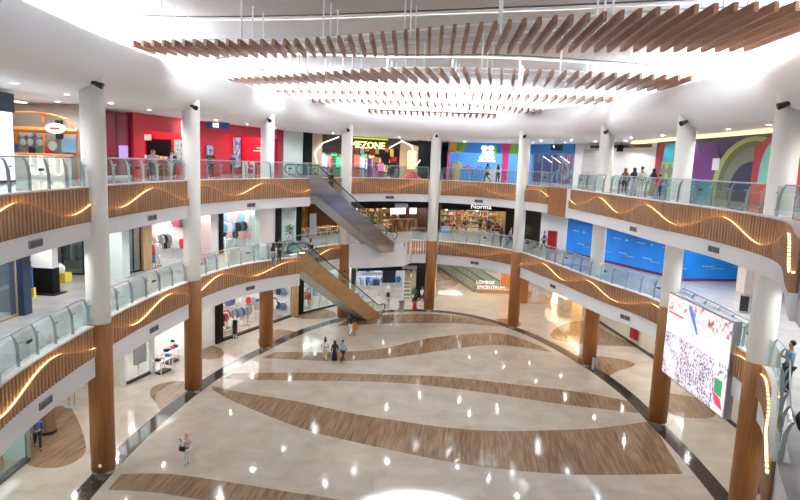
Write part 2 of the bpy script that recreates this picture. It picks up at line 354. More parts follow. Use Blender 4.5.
def railing(pts, z, label, step=1.35, back=.12, tilt=True, stick=(3,)):
    pts = offset(resample(pts, .3), -back); Lp = inward_arc(pts); n = max(1, round(Lp[-1]/step)); P = resample(pts, Lp[-1]/n); ns = normals(P); mid = P[len(P)//2]
    t = thing('glass_railing', label, 'railing', (mid.x, mid.y, z), 0, 'glass balcony railings')
    for i in range(len(P)-1):
        a, b = P[i], P[i+1]; d = (b-a).normalized(); nn = Vector((d.y, -d.x)); m = (a+b)/2; ln = (b-a).length
        rz = math.atan2(d.y, d.x)
        g = obj('glass_panel', bx((m.x+nn.x*.05, m.y+nn.y*.05, z+.60), (ln-.05, .014, 1.0), rz), glass, t)
        if i % 4 == stick[0] % 4:
            q = a+d*ln*.45+nn*.07; obj('black_notice', bx((q.x, q.y, z+.72), (.36, .012, .1), rz), black, g)
    for i, p in enumerate(P):
        nn = ns[i]; tt = Vector((-nn.y, nn.x)); bm = B()
        path = [(-.02, 0), (-.03, .4), (-.05, .75), (-.13, 1.0), (-.2, 1.1)]; vs = []
        for o, zz in path:
            w = .055 if zz < .9 else .035
            vs.append([bm.verts.new((p.x+nn.x*(o+s1)+tt.x*s2, p.y+nn.y*(o+s1)+tt.y*s2, z+zz)) for s1, s2 in ((-w, -.012), (w, -.012), (w, .012), (-w, .012))])
        for A, Bq in zip(vs, vs[1:]):
            for k in range(4): bm.faces.new((A[k], A[(k+1) % 4], Bq[(k+1) % 4], Bq[k]))
        bm.faces.new(vs[0][::-1]); bm.faces.new(vs[-1])
        for zz in (.25, .85): box(bm, (p.x+nn.x*.04, p.y+nn.y*.04, z+zz), (.16, .03, .05), math.atan2(tt.y, tt.x))
        obj('post', bm, railm, t)
    bm = B(); Q = [p+n*-.2 for p, n in zip(P, ns)]; Q = [v for v in Q]
    tube(bm, [(q.x, q.y, z+1.14) for q in Q], .03, 8); obj('handrail', bm, railm, t, smooth=True)
    return t
def gap(path, c0=True, c1=True, d=R):        # pull both ends back by the column radius
    P = resample(path, .15)
    if c0: P = [p for p in P if (p-path[0]).length > d]
    if c1: P = [p for p in P if (p-path[-1]).length > d]
    return P
lv = {1: 'first gallery', 2: 'upper gallery'}
def bay(path, lev, where, ph, c0=True, c1=True, rail=True, coping=True):
    z, zb, zw = (Z1, F1B, F1W) if lev == 1 else (Z2, F2B, F2W)
    P = gap(path, c0, c1)
    fascia(P, z, zb, zw, 'wavy slatted oak fascia, %s, %s' % (lv[lev], where), ph, coping)
    if rail: railing(P, z, 'glass railing, %s, %s' % (lv[lev], where), stick=(int(ph*3) % 4,))
nearl = E2L[0]; 
bay(sub(E2L, (-10.6, 13), COLS[0]), 2, 'left of the leftmost column', 2.2, False)
bay(sub(E2L, COLS[0], COLS[1]), 2, 'between the two leftmost columns', 3.6)
bay(sub(E2L, COLS[1], E2L[-1]), 2, 'from the second column to the steel escalator', 1.2, True, False)
bay([Vector((-7.35, 48.6))]+sub(ring, (-6.9, 49.3), COLS[3]), 2, 'short piece behind the steel escalator', .3, False, True, rail=True)
bay(sub(ring, COLS[3], COLS[4]), 2, 'below the game arcade', 1.0)
bay(sub(ring, COLS[4], COLS[5]), 2, 'below the toy shop', 5.2)
bay(E2M2, 2, 'last piece before the plain oak panel at right', .5, True, False)
bay(sub(E2R, E2R[0], (9.6, 14.6)), 2, 'long right hand sweep in front of the columns', 3.4, False, False, rail=False)
for k, (a, b) in enumerate((((12.15, 44.3), (12.62, 40.2)), ((12.68, 39), (12.98, 32.6)), ((12.98, 31.6), (13.1, 23.4)), ((13.0, 22.1), (9.6, 14.6)))):
    railing(sub(E2R, a, b), Z2, 'glass railing, upper gallery, '+['in front of the roller shutter', 'in front of the five visitors', 'in front of the colourful mural', 'rightmost, beyond the nearest column'][k], back=.45, stick=(k,))
bay(sub(E1L, (-10.6, 13), COLS[0]), 1, 'left of the leftmost column', .6, False)
bay(sub(E1L, COLS[0], COLS[1]), 1, 'between the two leftmost columns', 2.4)
bay(sub(E1L, COLS[1], E1L[-1]), 1, 'from the second column to the bronze escalator', 5.4, True, False)
bay(E1M[:-5][1:], 1, 'piece behind the bronze escalator', 2.0, False, True, coping=True)
bay(sub(ring, (1.0, 56.5), COLS[4]), 1, 'narrow piece left of the far middle column', 4.6, False, True)
bay(sub(E1R, COLS[4], COLS[5]), 1, 'below the household goods shop', 1.2)
bay(sub(E1R, (9.98, 51.58), (14.53, 32.28)), 1, 'below the blue hoarding', 4.4)
bay(sub(E1R, (14.0, 22.91), (9.6, 14.6)), 1, 'rightmost, beyond the nearest column', 1.0, True, False)
P = gap(sub(E1R, COLS[7], COLS[8])); 
t = fascia(P, Z1, F1B, F1W, 'slatted oak fascia behind the big crowd screen, first gallery', 1); railing(P, Z1, 'glass railing with grey blade posts above the big crowd screen', stick=(9,))
# plain panels
def panel_thing(name, label, cat, a, b, z0, z1, m, th=.08):
    a, b = Vector(a), Vector(b); d = (b-a); mid = (a+b)/2
    o = obj(name, bx((mid.x, mid.y, (z0+z1)/2), (d.length, th, z1-z0), math.atan2(d.y, d.x)), m); return tag(o, label, cat) if label else o
panel_thing('oak_edge_board', 'flat oak panel the full height of the upper gallery edge, right of the toy shop', 'wall panel', (11.46, 48.1), (12.0, 45.0), F2W-.05, Z2+.02, wood)
panel_thing('white_edge_board', 'white edge panel with light between oak panel and right slatted sweep', 'wall panel', (12.03, 44.95), (12.15, 44.35), F2W-.05, Z2+.02, white)
panel_thing('oak_edge_board', 'small flat oak panel at the landing of the steel escalator', 'wall panel', (.35, 54.75), (.92, 56.35), F1B, Z1, wood)
panel_thing('white_edge_board', 'plain white edge of the landing under the steel escalator', 'wall panel', (-4.45, 52.2), (-2.6, 53.0), F1W, Z1, white, .1)
panel_thing('white_edge_board', 'white edge of the slab in front of the steel escalator foot', 'wall panel', (-2.6, 52.98), (.4, 54.6), F1W, Z1-.35, white, .1)
panel_thing('white_edge_board', 'white edge below the small oak panel near the far middle column', 'wall panel', (.38, 54.7), (.95, 56.4), F1W, F1B, white, .1)
panel_thing('white_edge_board', 'white edge strip where the upper slatted fascia steps back beside the steel escalator', 'wall panel', (-7.0, 46.25), (-8.25, 47.2), F2W, Z2, white)
panel_thing('white_edge_board', 'white edge strip of first gallery beside the top of the bronze escalator', 'wall panel', (-7.35, 44.25), (-8.7, 45.1), F1W, Z1, white)
# air vents on the white bands
def vent(px, py, lev, where):
    zc = (F1B+F1W)/2 if lev == 1 else (F2B+F2W)/2
    e = resample(edge1 if lev == 1 else edge2, .2); ns = normals(e); r = ray(px, py); best = None
    for p, n in zip(e, ns):
        if p.y < 12: continue
        d = abs(p.x/p.y-r.x/r.y)
        if (best is None or d < best[0]): best = (d, p, n)
    _, p, n = best; rz = math.atan2(-n.x, n.y)
    c = p+n*.09
    t = thing('air_vent', 'dark rectangular air vent in white band, '+where, 'vent', (c.x, c.y, zc), 0, 'air vents in the white bands')
    obj('frame', bx((c.x, c.y, zc), (.85, .06, .26), rz), grey, t)
    bm = B(); tt = Vector((-n.y, n.x))
    for s in (-.21, .21): q = c+tt*s+n*.03; box(bm, (q.x, q.y, zc), (.36, .02, .2), rz)
    obj('grille', bm, ventm, t)
for px, py, lev, w in ((33, 241, 2, 'upper gallery left of the leftmost column'), (150, 216, 2, 'upper gallery between the two leftmost columns'), (250, 205, 2, 'upper gallery below the red shop'), (389, 196, 2, 'below the game arcade'), (479, 200, 2, 'below the toy shop'), (635, 222, 2, 'above the blue hoarding'), (717, 244, 2, 'upper gallery close to the nearest right column'), (43, 412, 1, 'first gallery left of the leftmost column'), (153, 332, 1, 'first gallery between the two leftmost columns'), (250, 295, 1, 'above the ground floor clothes shop'), (476, 264, 1, 'above the lettered low wall'), (554, 283, 1, 'above the lit ground floor display'), (627, 315, 1, 'first gallery left of the big screen')):
    vent(px, py, lev, w)
# ------------------------------------------------------------------ bulkhead, ceiling void, ceiling
closed = catmull(RINGP+[RINGP[0]], 8)
cl = resample(closed, .8)
bm = B()
prof = [(-.75, 16.0), (-.3, 16.02), (.12, 16.2), (.40, 16.55), (.52, 16.95), (.50, 17.35), (.36, 17.8), (.10, 18.25), (0, 18.35), (-.75, 18.35)]
sweep(bm, cl, prof); o = struct('trim_20', bm, bulkm, smooth=True)
md = o.modifiers.new('es', 'EDGE_SPLIT'); md.split_angle = math.radians(50)
slabm = [white, white]
pts = offset(resample(ring, .9), -.6); P = [(p.x, p.y) for p in pts]
P += [(P[-1][0], -3), (40, -3), (40, 100), (-34, 100), (-34, -3), (P[0][0], -3)]
bm = B(); tprism(bm, P, 16.02, 16.3); struct('ceiling', bm, bulkm)
voidp = offset(cl, -5.0)
bm = B(); tprism(bm, [(-24, -8), (26, -8), (26, 68), (-24, 68)], 21.0, 21.2)
lum = mat('luminous_ceiling', (.9, .9, .9), .6, emit=(.93, .965, 1), es=LUM); struct('ceiling', bm, lum)
bm = B(); sweep(bm, cl, [(-5.1, 18.3), (-5.0, 18.3), (-5.0, 21.0), (-5.1, 21.0)]); struct('wall_void', bm, bulkm)
bm = B(); sweep(bm, cl, [(-5.0, 18.25), (-.5, 18.25), (-.5, 18.32), (-5.0, 18.32)]); struct('trim_21', bm, bulkm)
cpan = mat('ceiling_panel_grey', (.56, .54, .535), .7); slot = mat('dark_slot', (.05, .05, .06), .6)
def cpanel(poly, z, edge, n):
    bm = B(); tprism(bm, poly, z, z+.2); struct('ceiling', bm, cpan)
    e = [Vector(p) for p in edge]; bm = B()
    e = resample(catmull(e, 6), .6)
    sweep(bm, e, [(0, z-.02), (.22, z-.02), (.22, z+.02), (0, z+.02)]); struct('trim_%d' % n, bm, slot)
    bm = B(); sweep(bm, e, [(-.42, z-.06), (-.02, z-.06), (-.02, z+.1), (-.42, z+.1)]); struct('trim_%d' % (n+1), bm, white)
eA = [(-14.9, 32.4), (-10.5, 32.2), (-5.3, 31.1), (-.4, 29.6), (4, 28.2), (8, 26.9), (14.5, 24.5)]
sm = lambda e: [(p.x, p.y) for p in catmull([Vector(q) for q in e], 6)]
cpanel([(-9, -2), (-15, 14), (-14.9, 26)]+sm(eA)+[(14.5, 14), (10, -2)], 20.6, eA, 22)
eB = [(-14.2, 46.3), (-10.5, 43), (-7, 41.6), (-.5, 41.2), (5.8, 40.0), (12.3, 40.7), (17.4, 41.8)]
eB0 = [(x, y+1.0) for x, y in eA]
cpanel([(-15.2, 40)]+sm(eB)+[(18, 35), (17.2, 28)]+sm(eB0)[::-1], 20.66, eB, 24)
eC = [(-12, 50.5), (-6, 53), (-.6, 55.6), (6, 57.2), (13.5, 57.4)]
eC0 = [(-13, 47), (-10, 44.5), (-7, 43), (-.5, 42.5), (5.8, 41.4), (12.3, 42), (17, 43.2)]
cpanel(sm(eC)+[(16.5, 50)]+sm(eC0)[::-1], 20.7, eC, 26)
# hanging rows of oak baffles
def baffles(N, F, n, zt, h, nrod, label):
    N = resample(catmull([Vector(p) for p in N], 8), .1); F = resample(catmull([Vector(p) for p in F], 8), .1)
    def at(c, u): x = u*(len(c)-1); i = min(int(x), len(c)-2); return c[i].lerp(c[i+1], x-i)
    t = thing('ceiling_baffle_row', label, 'ceiling baffles', (at(N, .5).x, at(N, .5).y, zt), 0, 'hanging rows of oak slats')
    for k in range(n):
        u = k/(n-1); a, b = at(N, u), at(F, u); d = b-a; m = (a+b)/2
        obj('slat', bx((m.x, m.y, zt-h/2), (d.length, .13, h), math.atan2(d.y, d.x)), baffw, t)
    for v in (.12, .48, .86):
        bm = B(); Q = [at(N, j/30).lerp(at(F, j/30), v) for j in range(31)]; tube(bm, [(q.x, q.y, zt+.035) for q in Q], .035, 6); obj('hanging_rail', bm, white, t)
    for k in range(nrod):
        u = (k+.35)/nrod
        for v, du in ((.12, 0), (.48, .008), (.86, .016)):
            q = at(N, min(u+du, 1)).lerp(at(F, min(u+du, 1)), v); bm = B(); tube(bm, [(q.x, q.y, zt+.03), (q.x, q.y, 20.62)], .035, 6); obj('rod', bm, white, t)
baffles([(-12.7, 29.3), (-9.3, 28.4), (-4.6, 27.3), (-.3, 24.9), (2.2, 23.3), (6.2, 21), (8.8, 19.6), (11.4, 18.8), (12.9, 18.4)], [(-12.5, 31.4), (-9.3, 31.6), (-4.6, 30.5), (-.2, 29.1), (2.3, 28.3), (6.3, 26.9), (9.0, 26.1), (11.6, 25.6), (13.3, 25.2)], 53, 18.85, .3, 7, 'nearest and longest row of oak slats hung on white rods')
baffles([(-11.5, 40.6), (-6.3, 37.1), (-.4, 33.3), (6.3, 32.3), (10, 32.3), (14.5, 32.2)], [(-11.3, 42.4), (-6.2, 40), (-.4, 37.6), (6.4, 36.8), (10.2, 36.9), (14.8, 37.2)], 45, 18.7, .3, 7, 'second row of oak slats from the near side')
baffles([(-11.4, 44.8), (-6, 43.5), (-.4, 42.2), (7.4, 41.2), (14.6, 41)], [(-11.3, 46.2), (-6, 45.2), (-.4, 44.5), (7.4, 43.8), (14.8, 43.6)], 45, 18.5, .26, 6, 'third row of oak slats, in the middle of the five')
baffles([(-9.2, 48.6), (-5, 47.4), (-.4, 47), (6, 47.6), (10.6, 49.3)], [(-9.1, 50.6), (-5, 49.6), (-.4, 49.4), (6, 50.2), (10.8, 52.2)], 38, 18.35, .26, 5, 'fourth row of oak slats, second from the far end')
baffles([(-2.9, 50.2), (2, 50.4), (7.2, 50.2)], [(-2.8, 52), (2, 52.2), (7.3, 52)], 22, 17.9, .26, 3, 'farthest and shortest row of oak slats')
# ------------------------------------------------------------------ lamps
def spot(x, y, z, e, ang=150, size=.06, col=(1, .98, .95), blend=.6):
    l = bpy.data.lights.new('downlight_lamp', 'SPOT'); l.energy = e; l.spot_size = math.radians(ang); l.spot_blend = blend; l.shadow_soft_size = size; l.color = col
    o = bpy.data.objects.new('downlight_lamp', l); C.objects.link(o); o.location = (x, y, z); return o
def area(x, y, z, sx, sy, e, rz=0, col=(1, .97, .93), rx=0):
    l = bpy.data.lights.new('ceiling_lamp', 'AREA'); l.shape = 'RECTANGLE'; l.size = sx; l.size_y = sy; l.energy = e; l.color = col
    o = bpy.data.objects.new('ceiling_lamp', l); C.objects.link(o); o.location = (x, y, z); o.rotation_euler = (rx, 0, rz); return o
dl = None
def downlights(path, offs, z, step, e, where, ymin=16, col=(1, .98, .95)):
    global dl
    for k, off in enumerate(offs):
        P = resample(offset(resample(path, .5), -off), step)
        for p in P:
            if p.y < ymin or abs(p.x) > 24: continue
            if dl is None:
                bm = B(); lathe(bm, [(.065, -.012), (.065, 0)], seg=14); mesh_l = finish(bm); bm = B(); lathe(bm, [(.10, -.02), (.10, 0), (.095, 0), (.07, -.02)], seg=14); mesh_r = finish(bm)
                dl = (mesh_l, mesh_r); mesh_l.materials.append(downl); mesh_r.materials.append(white)
            t = thing('downlight', 'added unseen downlight, '+where, 'downlight', (p.x, p.y, z), 0, 'added unseen downlights '+where)
            for nm, me in (('lens', dl[0]), ('trim_ring', dl[1])):
                o = bpy.data.objects.new(nm, me); C.objects.link(o); o.parent = t
            spot(p.x, p.y, z-.05, e, col=col)
downlights(ring, (1.8, 4.6), 16.0, 3.6, E2D, 'in the upper gallery ceiling')
downlights(ring, (1.6, 4.6), F2W-.02, 4.2, E1D, 'in the soffit above the first gallery')
downlights(ring, (1.6, 4.6), F1W-.02, 4.0, E0D, 'in the soffit above the ground floor')
def added_downlights(xs, ys, z, e, where, ok=lambda x, y: True, col=(1, .98, .95)):  # extra lamps added only to brighten floor areas left too dark
    for x in xs:
        for y in ys:
            if not ok(x, y): continue
            t = thing('downlight', 'added unseen downlight, '+where, 'downlight', (x, y, z), 0, 'added unseen downlights '+where)
            for nm, me in (('lens', dl[0]), ('trim_ring', dl[1])): o = bpy.data.objects.new(nm, me); C.objects.link(o); o.parent = t
            spot(x, y, z-.05, e, col=col)
added_downlights((6.5, 10, 13.5), (64, 68.5, 73, 78), F1W-.02, 190, 'over the passage with the low lettered wall', col=(1, .84, .62))
added_downlights((17.5, 21, 25), (21, 26, 31, 36.5), F2W-.02, 130, 'over the wide grey floor behind the big screen', lambda x, y: x > 17 or y < 30)
w = bpy.data.worlds.new('world'); S.world = w; w.use_nodes = True
w.node_tree.nodes['Background'].inputs[0].default_value = (.85, .93, 1, 1); w.node_tree.nodes['Background'].inputs[1].default_value = .5
# ------------------------------------------------------------------ escalators
def escalator(A, d, w, zt, zb, s0, s1, Ln, side_m, label, depth=1.25):
    A = Vector(A); d = Vector(d).normalized(); lf = Vector((-d.y, d.x))
    def P(s, t, z): q = A+d*s+lf*t; return (q.x, q.y, z)
    def zf(s): return zt if s <= s0 else zb if s >= s1 else zt+(zb-zt)*(s-s0)/(s1-s0)
    mid = P(Ln/2, w/2, 0); t = thing('escalator', label, 'escalator', (mid[0], mid[1], zb))
    sl = math.atan2(zt-zb, s1-s0); vd = depth/math.cos(sl)
    low = [(-.3, zt-depth), (s0-.25, zt-depth)]
    sx = s1-(vd)/math.tan(sl) if zb < .5 else None
    if zb < .5: sb = s0-.25+(zt-depth-0.02)/math.tan(sl); low += [(sb, .02), (Ln, .02)]
    else: sb = s0-.25+(zt-depth-(zb-.75))/math.tan(sl); low += [(sb, zb-.75), (Ln-.1, zb-.75)]
    up = [(-.3, zt+.22), (s0, zt+.22), (s1, zb+.22), (Ln, zb+.1)]
    for t0, nm in ((0, 'side_cladding'), (w-.12, 'side_cladding')):
        bm = B(); poly = low+up[::-1]
        a = [bm.verts.new(P(s, t0, z)) for s, z in poly]; b = [bm.verts.new(P(s, t0+.12, z)) for s, z in poly]; n = len(poly)
        bm.faces.new(a); bm.faces.new(b[::-1])
        for i in range(n): bm.faces.new((a[i], a[(i+1) % n], b[(i+1) % n], b[i]))
        obj(nm, bm, side_m, t)
    bm = B()
    for (sa, za), (sc, zc) in zip(low, low[1:]):
        v = [bm.verts.new(P(s, tt, z+dz)) for s, z in ((sa, za), (sc, zc)) for tt in (.1, w-.1) for dz in (0, .06)]
        for f in ((0, 2, 6, 4), (1, 5, 7, 3), (0, 1, 3, 2), (4, 6, 7, 5), (0, 4, 5, 1), (2, 3, 7, 6)): bm.faces.new([v[i] for i in f])
    obj('underside', bm, mat('escalator_underside', (.50, .52, .52), .35, .5), t)
    bm = B(); n = int((s1-s0)/.4)
    for i in range(n):
        s = s0+(i+.5)*(s1-s0)/n; z = zf(s0+(i+1)*(s1-s0)/n); q = P(s, w/2, z); box(bm, (q[0], q[1], z-.05), ((s1-s0)/n+.02, w-.5, .5), math.atan2(d.y, d.x))
    for a, b, z in ((-.3, s0, zt), (s1, Ln, zb+.03)): q = P((a+b)/2, w/2, z); box(bm, (q[0], q[1], z-.02), (b-a, w-.5, .06), math.atan2(d.y, d.x))
    obj('steps', bm, grey, t)
    for tt in (.18, w-.18):
        e0, e1 = -.9, Ln+.2
        loop = []
        top = [(s0, zt+1.0), (s1, zb+1.0)]
        for k in range(7): a = PI*1.5-PI*k/6; loop.append((e0+.33*math.cos(a), zt+.67+.33*math.sin(a)))
        loop += top
        for k in range(7): a = PI/2-PI*k/6; loop.append((e1+.33*math.cos(a), zb+.67+.33*math.sin(a)))
        bm = B(); tube(bm, [P(s, tt, z) for s, z in loop], .045, 8); obj('handrail', bm, rubber, t, smooth=True)
        bm = B(); poly = [(e0, zt+.22), (s0, zt+.22), (s1, zb+.22), (e1, zb+.22), (e1, zb+.96), (s1, zb+.96), (s0, zt+.96), (e0, zt+.96)]
        bmq = [(0, 1, 6, 7), (1, 2, 5, 6), (2, 3, 4, 5)]
        vv = [[bm.verts.new(P(s, tt+dt, z)) for s, z in poly] for dt in (-.006, .006)]
        for f in bmq: bm.faces.new([vv[0][i] for i in f]); bm.faces.new([vv[1][i] for i in f][::-1])
        obj('glass_balustrade', bm, glass, t)
        bm = B(); tube(bm, [P(e0, tt, zt+.24), P(s0, tt, zt+.24), P(s1, tt, zb+.24), P(e1, tt, zb+.24)], .05, 4); obj('skirt_trim', bm, steel, t)
    return t
escalator((-7.25, 44.2), (.505, .863), 1.65, Z1, 0, .7, 11.2, 11.8, bronze, 'bronze clad escalator between ground floor and first gallery', 1.1)
escalator((-6.9, 46.25), (.634, .773), 1.65, Z2, Z1, .9, 9.7, 10.1, esteel, 'steel clad escalator between first and upper gallery')
# ------------------------------------------------------------------ shop fronts
FARR = [Vector(p) for p in [(1.8, 62.6), (10, 63.5), (14.5, 58), (17, 51.6), (18.7, 46), (19, 38), (18.7, 15)]]
W2 = WL+FARR[1:]
W1 = WL+[Vector(p) for p in [(4, 65), (10.9, 66), (12.6, 60), (12.7, 53.6), (14.2, 52.5), (18.9, 40.3), (26.5, 41.5)]]
W0L = WL
def at(px, py, line):                       # point of a plan line seen in the column of a pixel
    r = ray(px, py); k = r.x/r.y; best = None
    for a, b in zip(line, line[1:]):
        fa, fb = a.x-k*a.y, b.x-k*b.y
        if fa*fb <= 0 and fa != fb:
            p = a.lerp(b, fa/(fa-fb))
            if best is None or p.y < best.y: best = p
    return best if best is not None else line[0].copy()
def between(line, a, b):
    """pieces of the line between two of its points, corners included"""
    def pos(p): return min(((p-(q0.lerp(q1, max(0, min(1, (p-q0).dot(q1-q0)/(q1-q0).length_squared))))).length, i+max(0, min(1, (p-q0).dot(q1-q0)/(q1-q0).length_squared))) for i, (q0, q1) in enumerate(zip(line, line[1:])))[1]
    ia, ib = pos(a), pos(b); return [a]+[line[k] for k in range(len(line)) if ia+.02 < k < ib-.02]+[b]
wn = [0]
def wall(a, b, z0, z1, m, th=.15, name=None, off=0):
    a, b = Vector(a), Vector(b); d = b-a; n = Vector((-d.y, d.x)).normalized(); mid = (a+b)/2+n*(th/2+off); wn[0] += 1
    return struct(name or 'wall_%d' % wn[0], bx((mid.x, mid.y, (z0+z1)/2), (d.length+.02, th, z1-z0), math.atan2(d.y, d.x)), m)
def pan(name, label, cat, a, b, z0, z1, m, th=.06, off=0, parent=None, group=None):   # upright board between two plan points, off>0: towards the viewer side
    a, b = Vector(a), Vector(b); d = b-a; n = Vector((d.y, -d.x)).normalized(); mid = (a+b)/2+n*off
    o = obj(name, bx((mid.x, mid.y, (z0+z1)/2), (d.length, th, z1-z0), math.atan2(d.y, d.x)), m, parent)
    if label: tag(o, label, cat, group)
    return o
def text(s, p, size, rz, m, name='lettering', parent=None, ex=.03, xs=1):
    cu = bpy.data.curves.new('t', 'FONT'); cu.body = s; cu.size = size; cu.extrude = ex; cu.align_x = 'CENTER'; cu.align_y = 'CENTER'; cu.resolution_u = 2
    o = bpy.data.objects.new('t', cu); C.objects.link(o)
    me = bpy.data.meshes.new_from_object(o); bpy.data.objects.remove(o)
    me.transform(Matrix.Translation(p) @ Matrix.Rotation(rz, 4, 'Z') @ Matrix.Rotation(PI/2, 4, 'X') @ Matrix.Diagonal((xs, 1, 1, 1))); me.materials.clear()
    return link(name, me, m, parent)
def em(name, c, s, base=None): return mat(name, base or c, .5, emit=c, es=s)
def P_(name, c, r=.5, **k): return mat(name, c, r, **k)
red = P_('shop_red', (.62, .02, .04), .35); maroon = P_('maroon', (.22, .01, .03), .2); orange = P_('orange_paint', (.75, .20, .03), .4)
navy = P_('navy', (.015, .03, .08), .4); cream = P_('cream_wall', (.75, .70, .60), .5); pale = P_('pale_green_wall', (.62, .74, .72), .3)
brightw = P_('bright_white', (.80, .81, .82), .4); lightp = em('shop_light', (1, .98, .95), 4); lightw = em('warm_shop_light', (1, .78, .5), 4)
blackp = P_('black_panel', (.006, .006, .007), .5, spec=.15); tanw = noise_mat('tan_wood', [(.3, (.40, .25, .13)), (.7, (.52, .35, .20))], (5, 5, .4), 2, 4, .45)
signw = em('sign_white', (1, 1, 1), 1.3); signy = em('sign_yellow', (1, .93, .35), 1.1); brownf = P_('brown', (.07, .035, .02), .6)
def room(line, pa, pb, z0, zc, depth, m, light=(1, .97, .93), e=300, lightmat=None, back=None, sides=True, floor=None):
    """open room behind the shop line between two plan points"""
    a, b = Vector(pa), Vector(pb); d = (b-a).normalized(); n = Vector((-d.y, d.x)); L = (b-a).length
    A, Bq = a+n*depth, b+n*depth
    wall(A, Bq, z0, zc, back or m)
    if sides: wall(a, A, z0, zc, m, .1, off=0); wall(Bq, b, z0, zc, m, .1)
    c = (a+b)/2+n*depth*.5; rz = math.atan2(d.y, d.x)
    t = thing('ceiling_light', 'flat ceiling light inside %s' % light_where[0], 'ceiling light', (c.x, c.y, zc), 0)
    obj('diffuser', bx((c.x, c.y, zc-.06), (L*.6, .5, .03), rz), lightmat or lightp, t); obj('housing', bx((c.x, c.y, zc-.03), (L*.6+.08, .58, .04), rz), white, t)
    area(c.x, c.y, zc-.12, L*.85, depth*.8, e*SHOPK, rz, light)
    if floor: prism_f = B(); q = [a, b, Bq, A]; prism(prism_f, [(p.x, p.y) for p in q], z0-.005, z0+.012); struct('floor', prism_f, floor)
    return lambda u, v: a+d*u+n*v, rz, L
light_where = ['']
def shop(where, *a, **k): light_where[0] = where; return room(None, *a, **k)
# ---- small goods -------------------------------------------------------
protos = {}
def inst(src, loc, rz=0, label=None, scale=None, group=None):
    r = src.copy(); C.objects.link(r); r.location = loc; r.rotation_euler = (0, 0, rz)
    if scale: r.scale = scale
    if label: r['label'] = label
    if group: r['group'] = group
    for ch in src.children: c = ch.copy(); C.objects.link(c); c.parent = r
    return r
GC = {'black': (.02, .02, .025), 'white': (.80, .80, .80), 'grey': (.30, .31, .33), 'red': (.6, .03, .05), 'blue': (.05, .12, .35), 'pink': (.75, .45, .45), 'denim': (.10, .16, .28), 'beige': (.60, .50, .38), 'lilac': (.6, .5, .65), 'green': (.08, .3, .15), 'yellow': (.8, .6, .08), 'orange': (.8, .25, .03), 'sky': (.25, .5, .75), 'brown': (.25, .13, .07), 'purple': (.3, .06, .4)}
def cm(c): return P_('fabric_'+c, GC[c], .8)
def garment(color, loc, rz, long, where, grp):
    key = ('g', color, long)
    if key not in protos:
        bm = B(); w, h = .23, (.95 if long else .68)
        pts = [(-.06, 0), (-w, -.07), (-w-.1, -.5), (-w-.01, -.52), (-w+.05, -.2), (-w+.02, -h), (w-.02, -h), (w-.05, -.2), (w+.01, -.52), (w+.1, -.5), (w, -.07), (.06, 0)]
        a = [bm.verts.new((.035, x, z)) for x, z in pts]; b = [bm.verts.new((-.035, x, z)) for x, z in pts]; n = len(pts)
        bm.faces.new(a); bm.faces.new(b[::-1])
        for i in range(n): bm.faces.new((a[i], b[i], b[(i+1) % n], a[(i+1) % n]))
        me = finish(bm); me.materials.append(cm(color)); protos[key] = me
    o = bpy.data.objects.new('hanging_garment', protos[key]); C.objects.link(o); o.location = loc; o.rotation_euler = (0, 0, rz)
    tag(o, '%s %s hanging, %s' % (color, 'coat' if long else 'shirt', where), 'clothes', grp)
def rack(x, y, z, rz, where, colors, L=1.6, h=1.5, long=False):
    t = thing('clothes_rack', 'metal clothes rack, '+where, 'clothes rack', (x, y, z), rz, 'metal clothes racks')
    bm = B()
    for s in (-1, 1):
        tube(bm, [(s*L/2, 0, .06), (s*L/2, 0, h)], .02, 6); tube(bm, [(s*L/2, -.28, .05), (s*L/2, .28, .05)], .02, 6)
    obj('frame', bm, steel, t, world=False); bm = B(); tube(bm, [(-L/2, 0, h), (L/2, 0, h)], .018, 6); obj('rail', bm, steel, t, world=False)
    colors = [q for q in colors for _ in ((0, 1) if len(colors) < 4 else (0,))]; n = len(colors)
    for i, c in enumerate(colors):
        u = -L/2+.12+(L-.24)*i/max(1, n-1); garment(c, (x+u*math.cos(rz), y+u*math.sin(rz), z+h-.03), rz, long, where, 'clothes hanging on the rack '+where)
def wallstock(F, L, depth, z, rz, where, colors, rows=(2.0,), u0=.4, long=False):
    t = thing('wall_rail', 'clothes rail along the back wall, '+where, 'clothes rail', (*F(L/2, depth-.3), z), 0); n = int((L-2*u0)/.42); rnd = random.Random(len(where))
    for r in rows:
        p, q = F(u0, depth-.35), F(L-u0, depth-.35); bm = B(); tube(bm, [(*p, z+r), (*q, z+r)], .02, 6); tube(bm, [(*p, z+r), (*F(u0, depth), z+r)], .02, 6); tube(bm, [(*q, z+r), (*F(L-u0, depth), z+r)], .02, 6); obj('bar', bm, steel, t)
        for i in range(n):
            if rnd.random() < .12: continue
            w_ = F(u0+.2+(L-2*u0-.4)*i/max(1, n-1), depth-.35); garment(rnd.choice(colors), (w_.x, w_.y, z+r-.02), rz+PI/2, long, 'on the back wall '+where, 'clothes on the back wall '+where)
def sidestock(F, L, depth, z, rz, where, colors, rows=(2.0,), v0=.3, long=False, step=.5):
    t = thing('side_rail', 'clothes rail along the far side wall, '+where, 'clothes rail', (*F(L-.3, depth/2), z), 0); n = int((depth-2*v0)/step); rnd = random.Random(len(where)+3)
    for r in rows:
        p, q = F(L-.32, v0), F(L-.32, depth-v0); bm = B(); tube(bm, [(*p, z+r), (*q, z+r)], .02, 6); tube(bm, [(*p, z+r), (*F(L, v0), z+r)], .02, 6); tube(bm, [(*q, z+r), (*F(L, depth-v0), z+r)], .02, 6); obj('bar', bm, steel, t)
        for i in range(n):
            if rnd.random() < .1: continue
            w_ = F(L-.32, v0+.2+(depth-2*v0-.4)*i/max(1, n-1)); garment(rnd.choice(colors), (w_.x, w_.y, z+r-.02), rz, long and rnd.random() < .6, 'on the side wall '+where, 'clothes on the side wall '+where)
